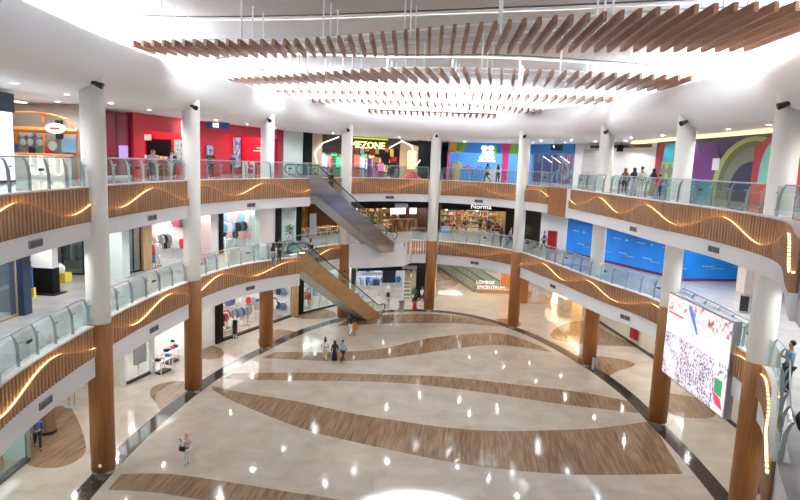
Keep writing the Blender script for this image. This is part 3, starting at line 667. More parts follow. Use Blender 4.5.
def shelf(x, y, z, rz, where, L=2, h=2.2, n=4, m=None, goods=('white',), k=8, gs=(.18, .2, .22), cat='goods', gname='box', seed=1):
    rnd = random.Random(seed)
    t = thing('shelf_unit', 'open shelf unit with goods, '+where, 'shelf', (x, y, z), rz, 'open shelf units')
    bm = B(); box(bm, (-L/2, 0, h/2), (.04, .4, h)); box(bm, (L/2, 0, h/2), (.04, .4, h)); obj('side_panel', bm, m or brightw, t, world=False)
    for i in range(n):
        zz = .1+(h-.15)*i/n; obj('board', bx((0, 0, zz), (L, .4, .03)), m or brightw, t, world=False)
        for j in range(k):
            if rnd.random() < .12: continue
            c = rnd.choice(goods); s = (gs[0]*rnd.uniform(.7, 1.1), gs[1], gs[2]*rnd.uniform(.6, 1.15)); key = ('b', c)
            if key not in protos:
                bmm = B(); box(bmm, (0, 0, .5), (1, 1, 1)); bmesh.ops.bevel(bmm, geom=bmm.edges[:], offset=.08, segments=1, affect='EDGES'); me = finish(bmm); me.materials.append(cm(c)); protos[key] = me
            u = -L/2+L*(j+.5)/k; o = bpy.data.objects.new(gname, protos[key]); C.objects.link(o)
            o.location = (x+u*math.cos(rz), y+u*math.sin(rz), z+zz+.016); o.rotation_euler = (0, 0, rz); o.scale = s
            tag(o, '%s %s on the open shelf, %s' % (c, cat, where), cat, '%s on the shelves, %s' % (cat, where))
def table(x, y, z, rz, where, L=1.2, w=.7, h=.75, m=None, goods=None):
    t = thing('display_table', 'table, '+where, 'table', (x, y, z), rz, 'tables '+where)
    obj('tabletop', bx((0, 0, h), (L, w, .05)), m or tanw, t, world=False)
    for sx in (-1, 1):
        for sy in (-1, 1): obj('leg', bx((sx*(L/2-.06), sy*(w/2-.06), h/2), (.05, .05, h)), m or tanw, t, world=False)
    for i, c in enumerate(goods or ()):
        u = -L/2+.15+(L-.3)*i/max(1, len(goods)-1); bm = B(); box(bm, (0, 0, .05), (.22, .3, .1)); box(bm, (0, 0, .13), (.2, .28, .06)); o = obj('folded_clothes', bm, cm(c))
        o.location = (x+u*math.cos(rz), y+u*math.sin(rz), z+h+.026); o.rotation_euler = (0, 0, rz); tag(o, '%s folded clothes on the table, %s' % (c, where), 'clothes', 'folded clothes on the table '+where)
def chair(x, y, z, rz, where, m):
    t = thing('cafe_chair', 'cafe chair, '+where, 'chair', (x, y, z), rz, 'chairs '+where)
    obj('seat', bx((0, 0, .45), (.42, .42, .05)), m, t, world=False); obj('backrest', bx((0, .2, .72), (.42, .04, .42)), m, t, world=False)
    for sx in (-.18, .18):
        for sy in (-.18, .18): obj('leg', bx((sx, sy, .22), (.035, .035, .44)), black, t, world=False)
def plant(x, y, z, label, h=1.6, pot=None):
    t = thing('potted_plant', label, 'plant', (x, y, z)); bm = B(); lathe(bm, [(.16, 0), (.22, .4), (.19, .4), (.17, .34)]); obj('pot', bm, pot or brightw, t, world=False)
    bm = B(); tube(bm, [(0, 0, .35), (.02, .02, h*.6)], .025, 6); obj('stem', bm, brownf, t, world=False)
    bm = B(); rnd = random.Random(int(x*7+y*13))
    for i in range(70):
        a = rnd.uniform(0, 2*PI); el = rnd.uniform(-.3, 1.3); L = rnd.uniform(.3, .55); b0 = Vector((.02, .02, rnd.uniform(h*.4, h*.72))); d = Vector((math.cos(a)*math.cos(el), math.sin(a)*math.cos(el), math.sin(el))); s = d.cross(Vector((0, 0, 1))).normalized()*.06
        v = [bm.verts.new(q) for q in (b0+d*.1, b0+d*L*.6+s, b0+d*L+Vector((0, 0, -.08)), b0+d*L*.6-s)]; bm.faces.new(v)
    obj('foliage', bm, P_('leaf_green', (.04, .16, .04), .5), t, world=False)
def frame_door(a, b, z0, z1, n, label, m=black, gm=None):   # glazed front with upright bars
    a, b = Vector(a), Vector(b); d = b-a; rz = math.atan2(d.y, d.x); mid = (a+b)/2
    t = thing('glass_shopfront', label, 'shop front', (mid.x, mid.y, z0))
    for i in range(n):
        p, q = a+d*(i/n), a+d*((i+1)/n); mm = (p+q)/2; obj('glass_pane', bx((mm.x, mm.y, (z0+z1)/2), (d.length/n-.06, .02, z1-z0-.1), rz), gm or shopglass, t)
    bm = B()
    for i in range(n+1): p = a+d*(i/n); box(bm, (p.x, p.y, (z0+z1)/2), (.06, .07, z1-z0), rz)
    box(bm, (mid.x, mid.y, z0+.05), (d.length, .07, .1), rz); box(bm, (mid.x, mid.y, z1-.04), (d.length, .07, .08), rz); obj('frame', bm, m, t)
def poly_board(name, label, cat, a, b, z0, H, shapes, base, th=.05):
    """board with flat coloured areas; shapes: list of (material, [(u 0..1, v 0..1)...])"""
    a, b = Vector(a), Vector(b); d = b-a; L = d.length; rz = math.atan2(d.y, d.x); n = Vector((d.y, -d.x)).normalized(); mid = (a+b)/2
    t = thing(name, label, cat, (mid.x, mid.y, z0)); obj('board', bx((mid.x, mid.y, z0+H/2), (L, th, H), rz), base, t)
    for i, (m, pts) in enumerate(shapes):
        bm = B(); o0 = th/2+.002+.002*i; vs = []
        for o1 in (o0, o0+.004): vs.append([bm.verts.new((a.x+d.x*u+n.x*o1, a.y+d.y*u+n.y*o1, z0+H*v)) for u, v in pts])
        k = len(pts); bm.faces.new(vs[0]); bm.faces.new(vs[1][::-1])
        for j in range(k): bm.faces.new((vs[0][j], vs[0][(j+1) % k], vs[1][(j+1) % k], vs[1][j]))
        bmesh.ops.triangulate(bm, faces=[f for f in bm.faces if len(f.verts) > 4]); obj('printed_shape', bm, m, t)
    return t
def arch(u0, u1, v0, top, n=14):            # half ellipse standing on v0
    c, r = (u0+u1)/2, (u1-u0)/2; return [(u0, v0)]+[(c-r*math.cos(PI*k/n), v0+(top-v0)*math.sin(PI*k/n)**.8 if 0 < k < n else v0) for k in range(n+1)][1:-1]+[(u1, v0)]
# ==================================================================== UPPER GALLERY
Z = Z2; ZT = 16.0
a, b = Vector((-16.25, 20.0)), Vector((-16.2, 25.7))
t = thing('illuminated_panel', 'tall white backlit panel under a navy header at the far left of the upper gallery', 'light box', (a.x, 23, Z))
pan('light_face', None, None, a, b, Z+.1, Z+2.85, em('lightbox_white', (.95, .97, 1), .7), .1, parent=t); pan('frame', None, None, a, b, Z, Z+.1, black, .14, parent=t); pan('header', None, None, a, b, Z+2.85, ZT-.1, navy, .2, .06, parent=t)
text('BE', (-16.0, 24.4, Z+3.25), .42, PI/2, signw, parent=t) if 0 else None
# orange kiosk
a = Vector((-16.6, 26.2)); b = Vector((-16.1, 31.6)); d = (b-a).normalized(); rz = math.atan2(d.y, d.x); n = Vector((-d.y, d.x))
F, rz0, L0 = shop('the orange kiosk', a, b, Z, ZT, 5.2, P_('taupe_wall', (.36, .33, .29), .5), e=150)
t = thing('kiosk', 'orange framed eyewear kiosk with white counter and glowing loops in upper gallery', 'kiosk', (*F(L0/2, .5), Z))
K = lambda v, du=.1: F(L0-du, v)            # along the far side wall
bm = B(); tube(bm, [(*K(-.1, .9), Z+2.35), (*K(5.0, .9), Z+2.35)], .15, 4); obj('orange_beam', bm, orange, t)
bm = B(); tube(bm, [(*K(-.05, .9), Z), (*K(-.05, .9), Z+2.3), *[(*K(.1+4.6*k/12, .9), Z+2.45+.75*math.sin(PI*k/12)**.35) for k in range(13)]], .05, 6); obj('orange_arch', bm, orange, t)
bm = B(); tube(bm, [(*K(0, 1.2), Z+1.15), (*K(4.6, 1.2), Z+1.15)], .06, 4); obj('orange_shelf', bm, orange, t)
bm = B(); tube(bm, [(*K(2.0, .5), Z), (*K(2.0, .5), Z+3.2)], .05, 4); obj('orange_post', bm, orange, t)
for v0, v1 in ((.2, 3.6),): p, q = K(v0, 1.3), K(v1, 1.3); m_ = (p+q)/2; obj('counter', bx((*m_, Z+.55), ((q-p).length, .5, 1.1), rz0+PI/2), brightw, t)
for v in (.55, 1.15, 1.75):
    bm = B(); tube(bm, [(*K(v-.2, 1.6), Z+1.1), *[(*K(v+.2*math.sin(-PI/2+PI*k/8), 1.6), Z+.4-.2*math.cos(-PI/2+PI*k/8)) for k in range(9)], (*K(v+.2, 1.6), Z+1.1)], .03, 6); obj('glowing_loop', bm, em('loop_glow', (1, .88, .6), 1.3), t)
def disc(p, z, r, m, name, rzz, sx=1, sz=1):
    bm = B(); lathe(bm, [(r, 0), (r, .04)], seg=22); me = finish(bm); me.transform(Matrix.Translation((p[0], p[1], z)) @ Matrix.Rotation(rzz, 4, 'Z') @ Matrix.Rotation(PI/2, 4, 'X') @ Matrix.Diagonal((sx, sz, 1, 1))); return link(name, me, m)
for k, (v, z, r) in enumerate(((3.35, 2.2, .2), (2.95, 2.2, .2), (2.45, 2.2, .2), (3.35, 1.75, .17), (2.95, 1.75, .17), (2.45, 1.75, .17), (1.75, 1.6, .24))):
    tag(disc(K(v, .15), Z+z, r, P_('mirror_teal', (.60, .72, .74), .2, metal=.3), 'round_mirror', rz0+PI/2+PI), 'round wall mirror on the side wall of the orange kiosk', 'mirror', 'round mirrors of the orange kiosk')
for i, (v0, v1, z0_, z1_, cc, wh) in enumerate(((3.7, 4.2, 1.7, 2.15, 'orange', 'left of the mirrors'), (3.7, 4.2, 1.2, 1.6, 'blue', 'low left'), (4.35, 4.8, .9, 2.2, 'sky', 'tall at far left'), (.35, 1.3, 1.3, 2.0, 'sky', 'wide at right'), (2.75, 3.1, 1.2, 1.5, 'black', 'small square under the mirrors'), (1.2, 1.6, 1.95, 2.9, 'black', 'tall slab above'), (2.3, 2.65, 1.2, 1.5, 'green', 'small square in the middle'), (4.35, 4.9, .1, .85, 'purple', 'low at far left'), (1.9, 2.2, 1.2, 1.55, 'red', 'small by the post'))):
    pan('poster', '%s poster at the orange kiosk, %s' % (cc, wh), 'poster', K(v1, .12), K(v0, .12), Z+z0_, Z+z1_, cm(cc), .04)
o = disc(K(.95, 1.05), Z+2.45, .5, em('oval_sign_face', (1, 1, 1), .6), 'oval_sign', rz0+PI/2+PI, 1.05, .5); tag(o, 'white oval lit sign on the orange beam of the kiosk', 'sign')
pan('sign_mark', None, None, K(1.2, 1.12), K(.7, 1.12), Z+2.4, Z+2.5, cm('red'), .03, parent=o)
# return wall then maroon glass and red shop
a = at(104, 150, W2); wall(b, a, Z, ZT, cream)
c = at(130, 150, W2)
t = thing('glass_shopfront', 'dark maroon glazed shop corner right of the leftmost column', 'shop front', (*((a+c)/2), Z)); pan('glass_pane', None, None, a, c, Z+.1, ZT-.1, maroon, .1, parent=t); pan('sill', None, None, a, c, Z, Z+.12, white, .2, parent=t)
for k in (0, .45, 1): q = a.lerp(c, k); obj('mullion', bx((*q, Z+1.8), (.08, .16, 3.5), 1.3), P_('maroon_frame', (.12, .01, .02), .4), t)
pan('screen', 'small purple lit screen behind the maroon glass', 'screen', a.lerp(c, .5), a.lerp(c, .85), Z+1.1, Z+1.8, em('purple_screen', (.4, .25, .7), .35), .04, .09)
d1 = at(141, 150, W2); e1 = at(196, 150, W2); f1 = at(222, 150, W2); g1 = at(276, 150, W2)
pan('red_pillar', 'wide red pillar left of the red shop opening', 'pillar', c, d1, Z, ZT, red, .5)
F, rz, L = shop('the red food shop', d1, e1, Z, ZT, 5, red, e=260)
pan('fascia_board', 'plain red board above the red food shop opening', 'shop fascia', d1, e1, Z+2.75, ZT, red, .25)
pan('menu_board', 'black menu board on the back wall of the red food shop', 'menu board', F(L-.15, 3.9), F(L-.15, 1.9), Z+1.25, Z+2.4, blackp, .06)
pan('red_counter_front', 'dark red counter face along the side of the red food shop', 'counter', F(L-1.2, 4.5), F(L-1.2, 1.2), Z, Z+1.0, P_('counter_red', (.35, .02, .03), .4), .5)
for k in range(9):
    p = F(L-1.2, 1.5+k*.33); bm = B(); box(bm, (p.x, p.y, Z+1.12), (.2, .2, .22+.08*(k % 3)), .3); tag(obj('packet', bm, cm(['white', 'yellow', 'sky', 'brown', 'beige'][k % 5])), '%s packet on the dark red counter' % ['white', 'yellow', 'sky blue', 'brown', 'beige'][k % 5], 'packet', 'packets on the dark red counter')
pan('poster', 'light poster strip high at the left in the red food shop', 'poster', F(L-.25, 4.8), F(L-.25, 3.4), Z+2.3, Z+2.7, cream, .05)
obj_ = None
pan('standing_banner', 'tall blue and yellow banner inside the red food shop, right', 'banner', F(L-.3, 1.5), F(L-.3, .9), Z+.9, Z+2.4, noise_mat('banner_print', [(.4, (.05, .2, .5)), (.5, (.7, .5, .1)), (.6, (.1, .4, .6))], (2, 2, 1.5), 2, 1, .5), .04)
for u, v, cc in ((1.5, 1.2, 'grey'), (2.6, 1.8, 'brown'), (3.6, 1.0, 'grey'), (5, 1.6, 'brown')):
    u = min(u, L-2.0)
    if u < L: table(*F(u, v), Z, rz, 'inside the red food shop', .8, .6, .75); chair(*F(u-.2, v-.6), Z, rz+PI, 'inside the red food shop', cm(cc))
q = at(188, 150, W2); q2 = at(181, 122, W2); nn = Vector((.93, -.36))
poly_board('lightbox_sign', 'slanted white lightbox sign high at the right of the red food shop', 'sign', at(176, 150, W2)+nn*.5, at(192, 150, W2)+nn*.5, Z+2.55, 1.0, [], em('lightbox2', (.98, .98, 1), 1.0), .12)
pan('red_pillar', 'red pillar between the two red shops', 'pillar', e1, f1, Z, ZT, red, .3)
pan('picture', 'small framed picture on the dark part beside the second column', 'picture', at(203, 150, W2)+nn*.3, at(209, 150, W2)+nn*.3, Z+1.4, Z+2.1, cm('sky'), .05)
F, rz, L = shop('the red snack shop', f1, g1, Z, ZT, 4, red, e=280)
pan('fascia_board', 'red board above the red snack shop', 'shop fascia', f1, g1, Z+3.0, ZT, red, .25)
pan('red_banner', 'large red back panel with a white slogan in the red snack shop', 'banner', F(L-.25, 3.2), F(L-.25, .1), Z+.9, Z+3.0, em('red_banner_lit', (.60, .01, .03), .12), .06)
sl = pan('slogan_line', None, None, F(L-.35, 2.0), F(L-.35, .8), Z+1.9, Z+2.0, brightw, .02, parent=bpy.data.objects['red_banner'])
pan('slogan_line', None, None, F(L-.35, 1.7), F(L-.35, .5), Z+2.15, Z+2.25, brightw, .02, parent=bpy.data.objects['red_banner'])
pan('figure_banner', 'tall blue and white banner showing a figure in the red snack shop', 'banner', F(L-.5, 3.9), F(L-.5, 3.2), Z+.5, Z+3.0, noise_mat('figure_print', [(.35, (.05, .2, .6)), (.5, (.7, .75, .85)), (.65, (.1, .3, .7))], (2, 2, 1), 2, 2, .5), .05)
shelf(*F(L*.5, 3.4), Z, rz, 'left inside the red snack shop', 1.3, 2.3, 5, steel, ('yellow', 'beige', 'white', 'green'), 4, (.2, .2, .3), 'packet', 'packet', 3)
shelf(*F(L*.7, 1.2), Z, rz+.4, 'low shelf in the red snack shop', 2.2, 1.1, 2, brightw, ('blue', 'white', 'red', 'sky'), 8, (.25, .25, .3), 'packet', 'packet', 4)
q = F(L*.7, 2.9); text('WELCOME', (q.x, q.y, Z+2.3), .35, rz, signw, parent=None) if 0 else None
# hanging navy sign
qa, qb = Vector(GY(207, 124, 42)[:2]), Vector(GY(229, 126, 43)[:2])
t = thing('hanging_sign', 'navy hanging direction sign in front of the red shops', 'sign', (*qa, 15.2)); pan('sign_panel', None, None, qa, qb, 15.55, 16.0-.02, P_('sign_blue', (.03, .07, .3), .4), .1, parent=t); pan('white_symbols', None, None, qa.lerp(qb, .25), qa.lerp(qb, .5), 15.65, 15.9, signw, .03, .07, parent=t)
h1 = at(282, 150, W2); h2 = at(303, 150, W2); h3 = at(311, 150, W2)
pan('red_pillar', 'narrow dark red wall end right of the third column', 'pillar', g1, h1, Z, ZT, P_('deep_red', (.35, .01, .03), .4), .3)
wall(h1, h2, Z, ZT, pale); pan('black_wall_panel', 'black wall panel left of the game arcade', 'wall panel', h2, h3, Z, ZT, blackp, .3)
# game arcade
a = at(312, 150, W2); b = at(440, 155, W2)
pts = between(W2, a, b)
A0, B0 = pts[0], pts[-1]; d = (B0-A0).normalized()
F, rz, L = shop('the game arcade', Vector((-8.0, 55.2)), Vector((2.6, 62.4)), Z, ZT, 7, P_('arcade_dark', (.05, .03, .05), .5), e=420, light=(1, .9, .85))
def WA(px, py, off=0): # along arcade front line
    return at(px, py, [Vector((-11, 53.2)), Vector((-8.0, 55.2)), Vector((2.6, 62.4)), Vector((4.5, 63.7))])
t = thing('arcade_shopfront', 'dark arcade front with plywood boards and zigzag light lines', 'shop front', (*WA(380, 150), Z))
nn = Vector((d.y, -d.x))
def quad(px0, px1, z0, z1, m, name, off=.15, lean=None):
    p, q = WA(px0, 150), WA(px1, 150); dd = (q-p).normalized(); o = Vector((dd.y, -dd.x))*off
    zs = lean or (z0, z0, z1, z1); th = Vector((dd.y, -dd.x))*.08; bm = B()
    P4 = [(p, zs[0]), (q, zs[1]), (q, zs[2]), (p, zs[3])]
    A = [bm.verts.new((*(v+o), z)) for v, z in P4]; Bv = [bm.verts.new((*(v+o+th), z)) for v, z in P4]; bm.faces.new(A[::-1]); bm.faces.new(Bv)
    for i in range(4): bm.faces.new((A[i], A[(i+1) % 4], Bv[(i+1) % 4], Bv[i]))
    obj(name, bm, m, t)
ply = noise_mat('plywood', [(.3, (.52, .38, .24)), (.7, (.66, .50, .34))], (1, 1, .3), 2, 4, .5)
quad(309, 321, Z, ZT, ply, 'plywood_board'); quad(399, 417, Z+2.4, ZT-.3, ply, 'plywood_board', lean=(Z, Z, ZT-.6, ZT-.15)); quad(321, 399, Z+2.75, ZT, P_('arcade_header', (.05, .03, .02), .6), 'header_board', .1)
quad(417, 434, Z, ZT, blackp, 'black_board', .1)
quad(352, 386, ZT-.2, ZT-.06, em('lime_glow', (.55, .7, .08), .35), 'lime_band', .2)
for seq in (((337, 137), (321, 143), (313, 153), (316, 166)), ((387, 148), (400, 141), (410, 146), (411, 152)), ((412, 168), (418, 160))):
    bm = B(); pp = []
    for x, y in seq: p = WA(x, y); r = ray(x, y); z = CAM_H+r.z/r.y*p.y; q = p+nn*.35; pp.append((q.x, q.y, z))
    tube(bm, pp, .045, 6); obj('light_line', bm, em('white_tube', (1, 1, 1), 1.3), t)
p = WA(362, 141); q = p+nn*.4; s = text('TIMEZONE', (q.x, q.y, 15.22), .85, math.atan2(d.y, d.x), signy, 'arcade_sign', ex=.06, xs=1.12); tag(s, 'big glowing yellow white arcade name letters, partly behind a column', 'sign')
for k, (px, w, h, cc, es) in enumerate(((323, .9, 2.1, (.75, .8, 1), 1.6), (330, .6, 1.9, (.9, .85, 1), 1.6), (337, .7, 2.0, (1, .35, .4), .9), (343, .6, 1.6, (.8, .1, .15), .6), (357, .9, 1.9, (.15, .85, .45), 1.0), (362, .7, 2.2, (1, .2, .15), .9), (370, .8, 2.0, (.9, .9, 1), 1.5), (376, .7, 1.6, (.2, .35, .95), .9), (380, .6, 1.3, (.95, .95, 1), 1.4), (385, .7, 1.4, (.9, .2, .5), .7), (395, .8, 1.2, (.95, .7, .2), .8), (391, .5, 1.9, (.9, .5, .15), .8))):
    p = WA(px, 160)-nn*(.8+(k*37 % 30)/10); cname = ['pale blue', 'white', 'pink', 'dark red', 'green', 'bright red', 'white', 'blue', 'white', 'magenta', 'amber', 'orange'][k]
    t2 = thing('arcade_machine', '%s glowing arcade machine in the game arcade, %s from the left' % (cname, ['first', 'second', 'third', 'fourth', 'fifth', 'sixth', 'seventh', 'eighth', 'ninth', 'tenth', 'twelfth', 'eleventh'][k]), 'arcade machine', (*p, Z), 0, None)
    obj('cabinet', bx((p.x, p.y, Z+h/2), (w, .8, h), rz), P_('machine_%d' % k, tuple(x*.5 for x in cc), .4), t2); q = p+nn*.42
    obj('screen', bx((q.x, q.y, Z+h*.66), (w*.85, .04, h*.5), rz), em('machine_screen_%d' % k, cc, es*.45), t2); obj('control_panel', bx((q.x+nn.x*.1, q.y+nn.y*.1, Z+h*.36), (w*.8, .3, .08), rz), black, t2)
for k, (px, py, cname, cc) in enumerate(((352, 143, 'red', (.9, .1, .1)), (362, 146, 'white', (.95, .95, .95)), (367, 144, 'pink', (.9, .4, .4)))): pass
p = WA(398, 160)+nn*1.6; pan('standing_banner', 'yellow printed standing banner in front of the arcade', 'banner', p, p+d*.95, Z+.9, Z+2.6, em('yellow_poster', (.9, .75, .3), .8), .05)
for k in range(14):
    px = [325, 331, 340, 354, 359, 365, 367, 373, 378, 383, 388, 392, 397, 399][k]; p = WA(px, 160)-nn*(3.6+(k*29 % 20)/10); h = 1.5+(k*13 % 9)/10; cn, cc = [('red', (.9, .1, .1)), ('blue', (.1, .3, .95)), ('white', (.95, .95, 1)), ('orange', (1, .5, .1)), ('green', (.1, .8, .4)), ('violet', (.6, .3, .9)), ('yellow', (1, .85, .3))][k % 7]
    t2 = thing('arcade_machine', '%s lit arcade machine in the back row, %s side of the arcade' % (cn, 'left' if k < 4 else 'middle' if k < 9 else 'right'), 'arcade machine', (*p, Z), 0, 'back row of arcade machines'); obj('cabinet', bx((p.x, p.y, Z+h/2), (.7, .7, h), rz), P_('machine_b%d' % (k % 7), tuple(x*.4 for x in cc), .4), t2); q = p+nn*.37; obj('screen', bx((q.x, q.y, Z+h*.7), (.6, .03, h*.45), rz), em('machine_bscreen_%d' % (k % 7), cc, .5), t2)
for k, px in enumerate((349.5, 353, 357.5, 361, 366, 371, 376, 381, 391, 396)):
    p = WA(px, 150)-nn*1.0; cn = ['red', 'white', 'red', 'green', 'white', 'pink', 'red', 'yellow', 'orange', 'yellow'][k]; pan('hanging_banner', '%s cloth banner hanging inside the arcade' % cn, 'banner', p, p+d*.42, Z+2.0+.2*(k % 3), Z+2.75, cm(cn), .03, group='small banners hanging in the arcade')
pan('red_print', None, None, p+d*.15, p+d*.8, Z+1.5, Z+2.0, cm('red'), .02, .045, bpy.data.objects['standing_banner.001'] if 'standing_banner.001' in bpy.data.objects else bpy.data.objects['standing_banner'])
bm = B(); q = WA(400, 160)+nn*2.0; bmesh.ops.create_cone(bm, segments=24, radius1=.95, radius2=.25, depth=.7, cap_ends=True, matrix=Matrix.Translation((q.x, q.y, Z+.35))); tag(obj('red_booth', bm, red), 'red cone shaped booth on the floor under the yellow banner', 'booth')
# toy shop
a, b = Vector((4.6, 63.2)), Vector((12.6, 60.4))
t0 = at(440, 160, [Vector((2.6, 62.4)), Vector((4.6, 63.2)), Vector((12.6, 60.4)), Vector((14.5, 58))])
F, rz, L = shop('the toy shop', a, b, Z, ZT, 4, P_('toy_blue', (.10, .36, .72), .4), e=230, back=em('toy_back_glow', (.14, .42, .85), .16, (.12, .38, .75)))  # glow put into the back wall's own colour, the wall is no lamp
dd = (b-a).normalized(); no = Vector((dd.y, -dd.x)); cA = P_('toy_azure', (.03, .25, .7), .4); cG = P_('toy_green', (.25, .6, .08), .4); cY = P_('toy_yellow', (.85, .5, .04), .4); cP = P_('toy_pink', (.75, .04, .25), .4); cO = P_('toy_orange', (.85, .25, .04), .4)
poly_board('shop_header', 'multicoloured angular header board over the toy shop', 'shop fascia', a, b, Z+2.7, 1.0, [(cO, [(0, 0), (.09, 0), (.04, 1), (0, 1)]), (cY, [(.0, .55), (.09, 0), (.15, .45), (.1, 1), (.04, 1)]), (cG, [(.09, 0), (.17, 0), (.22, 1), (.1, 1), (.16, .5)]), (cG, [(.72, 0), (.82, 0), (.88, 1), (.74, 1)]), (cP, [(.64, 0), (.72, 0), (.74, 1), (.63, 1)])], cA, .2)
bx_ = lambda u0, u1, z0, z1, m, name, lab, cat, off=.15, th=.2: pan(name, lab, cat, a+dd*u0, a+dd*u1, z0, z1, m, th, off)
bx_(-.1, .12, Z, Z+2.7, cP, 'pink_pillar', 'thin pink pillar at the left edge of the toy shop', 'pillar'); bx_(5.5, 6.1, Z, ZT, cP, 'pink_pillar', 'leaning pink pillar right of the toy shop sign', 'pillar')
bm = B(); q = a+dd*4.0+no*.45
for dx, dz, w, h in ((-.3, .5, .62, .42), (.38, .52, .55, .42), (-.25, .02, .5, .42), (.36, .02, .62, .42), (-.5, -.42, .45, .36), (.02, -.42, .45, .36), (.54, -.42, .45, .36), (.0, -.76, 1.9, .16)):
    bxx = B(); box(bxx, (q.x+dd.x*dx, q.y+dd.y*dx, 15.0+dz), (w, .2, h), rz); bmesh.ops.bevel(bxx, geom=bxx.edges[:], offset=.08, segments=2, affect='EDGES'); me = finish(bxx); bm.from_mesh(me)
s = obj('shop_sign', bm, em('toy_sign', (1, 1, .97), .7, (.6, .6, .6))); tag(s, 'glowing white stacked letter sign over the toy shop', 'sign')
pan('green_shadow', None, None, q+dd*.72-no*.02, q+dd*.95-no*.02, 14.9, 15.7, cG, .1, parent=s)
for k, (u, w, h, m, nm) in enumerate(((.55, .9, 1.6, cY, 'yellow green'), (1.7, 1.3, 1.1, cA, 'blue'), (3.0, 1.2, 1.1, cA, 'azure'))):
    q = F(u, 1.2); t2 = thing('toy_display', '%s toy house display shelf in the toy shop, %s' % (nm, ['left', 'middle, red roof', 'right'][k]), 'display shelf', (*q, Z)); obj('body', bx((*q, Z+h/2), (w, .6, h), rz), m, t2)
    bm = B(); q0 = q; 
    for sgn in (-1, 1): box(bm, (q0.x+dd.x*sgn*w*.22, q0.y+dd.y*sgn*w*.22, Z+h+.12), (w*.6, .66, .06), rz, ry=-sgn*.5 if 0 else sgn*.5)
    obj('roof', bm, cm('red') if k == 1 else m, t2)
    bm = B()
    for i in range(4): box(bm, (q.x+no.x*.31, q.y+no.y*.31, Z+.15+i*h/4), (w, .03, .04), rz)
    for i in range(4): box(bm, (q.x+dd.x*(i-1.5)*w/4+no.x*.31, q.y+dd.y*(i-1.5)*w/4+no.y*.31, Z+h/2), (.04, .03, h), rz)
    obj('shelf_grid', bm, cm('sky'), t2)
tag(obj('counter', bx((*F(4.4, 1.6), Z+.55), (1.6, .6, 1.1), rz), brightw), 'pale counter in the toy shop behind the walking visitor', 'counter')
# glazed blue corner shops and shutter
a2, b2 = Vector((12.6, 60.4)), Vector((15.2, 55.6)); F, rz, L = shop('the dark blue corner shop', a2, b2, Z, ZT, 3, P_('deep_blue', (.05, .07, .25), .4), e=150, back=noise_mat('corner_display', [(.35, (.05, .1, .4)), (.5, (.35, .02, .08)), (.65, (.15, .5, .7))], (1, 1, 1), 1.2, 1, .5))
pan('shop_header', 'blue and pink header over the corner shop right of the toy shop', 'shop fascia', a2, b2, Z+2.85, ZT, cA, .2); frame_door(a2, b2, Z, Z+2.85, 4, 'grey framed glass front of the blue corner shop', grey)
for k in range(3):
    q = F(.8+k*1.2, .5); bm = B(); tube(bm, [(q.x, q.y, Z+2.6), (q.x+dd.x*.9, q.y+dd.y*.9, Z+2.0)], .04, 6); tag(obj('light_tube', bm, em('white_tube', (1, 1, 1), 1.3)), 'slanting white light tube behind the corner shop glass', 'lamp', 'slanting light tubes in the corner shop')
a3, b3 = b2, Vector((16.4, 53.0))
wall(a3, b3, Z, ZT, brightw); pan('shutter', 'closed pale grey roller shutter left of the visitors', 'shutter', at(575, 170, W2+[b3]) if 0 else Vector((16.0, 53.9))+Vector((-.5, -.3)), Vector((17.1, 51.2))+Vector((-.5, -.3)), Z, ZT-.5, noise_mat('shutter_grey', [(.3, (.42, .40, .40)), (.7, (.52, .50, .50))], (.2, .2, 9), 2, 1, .5), .1)
pan('yellow_notice', 'small orange square notice on the roller shutter', 'notice', Vector((16.35, 52.05)), Vector((16.55, 51.65)), Z+1.7, Z+2.25, cm('orange'), .03)
a4 = Vector((16.75, 51.0)); b4 = Vector((18.75, 46.2)); wall(b3, a4, Z, ZT, brightw); wall(a4, b4, Z, ZT, brightw)
pan('header_strip', 'dark brown strip light trim above the white wall', 'trim board', b3+Vector((-.6, -.3)), b4+Vector((-.6, -.3)), ZT-.45, ZT-.2, brownf, .15)
# mural hoarding
ml = lambda n_, c_: P_('mural_'+n_, c_, .45)
mr, mt, mo, mpu, mn, mi, mol, myl, mte, mor = ml('red', (.38, .03, .05)), ml('turquoise', (.02, .22, .32)), ml('olive', (.10, .11, .055)), ml('purple', (.13, .02, .20)), ml('navy', (.012, .012, .05)), ml('indigo', (.03, .015, .12)), ml('sage', (.15, .17, .13)), ml('lime', (.34, .42, .14)), ml('teal', (.18, .48, .42)), ml('coral', (.60, .08, .04))
sh = [(mt, [(.0, 0), (.14, 0), (.14, .28), (.0, .28)]), (mt, [(.03, .62), (.14, .62), (.14, 1), (.045, 1)]), (myl, [(.03, .28), (.14, .28), (.14, .62), (.03, .62)]), (mr, [(0, .2), (.032, .3), (.032, .8), (.05, 1), (.02, 1), (0, .8)])]
sh += [(mol, [(.034+.035*k, .45), (.0515+.035*k, .28), (.069+.035*k, .45), (.0515+.035*k, .62)]) for k in range(3)]
sh += [(mte, arch(.08, .13, 0, .26)), (mpu, arch(.135, .235, .3, .98)), (mt, [(.14, 0), (.31, 0), (.31, .33), (.14, .33)]), (mpu, arch(.215, .315, .3, .97)), (mn, [(.18, .05), (.2, .05), (.2, .25), (.18, .25)])]
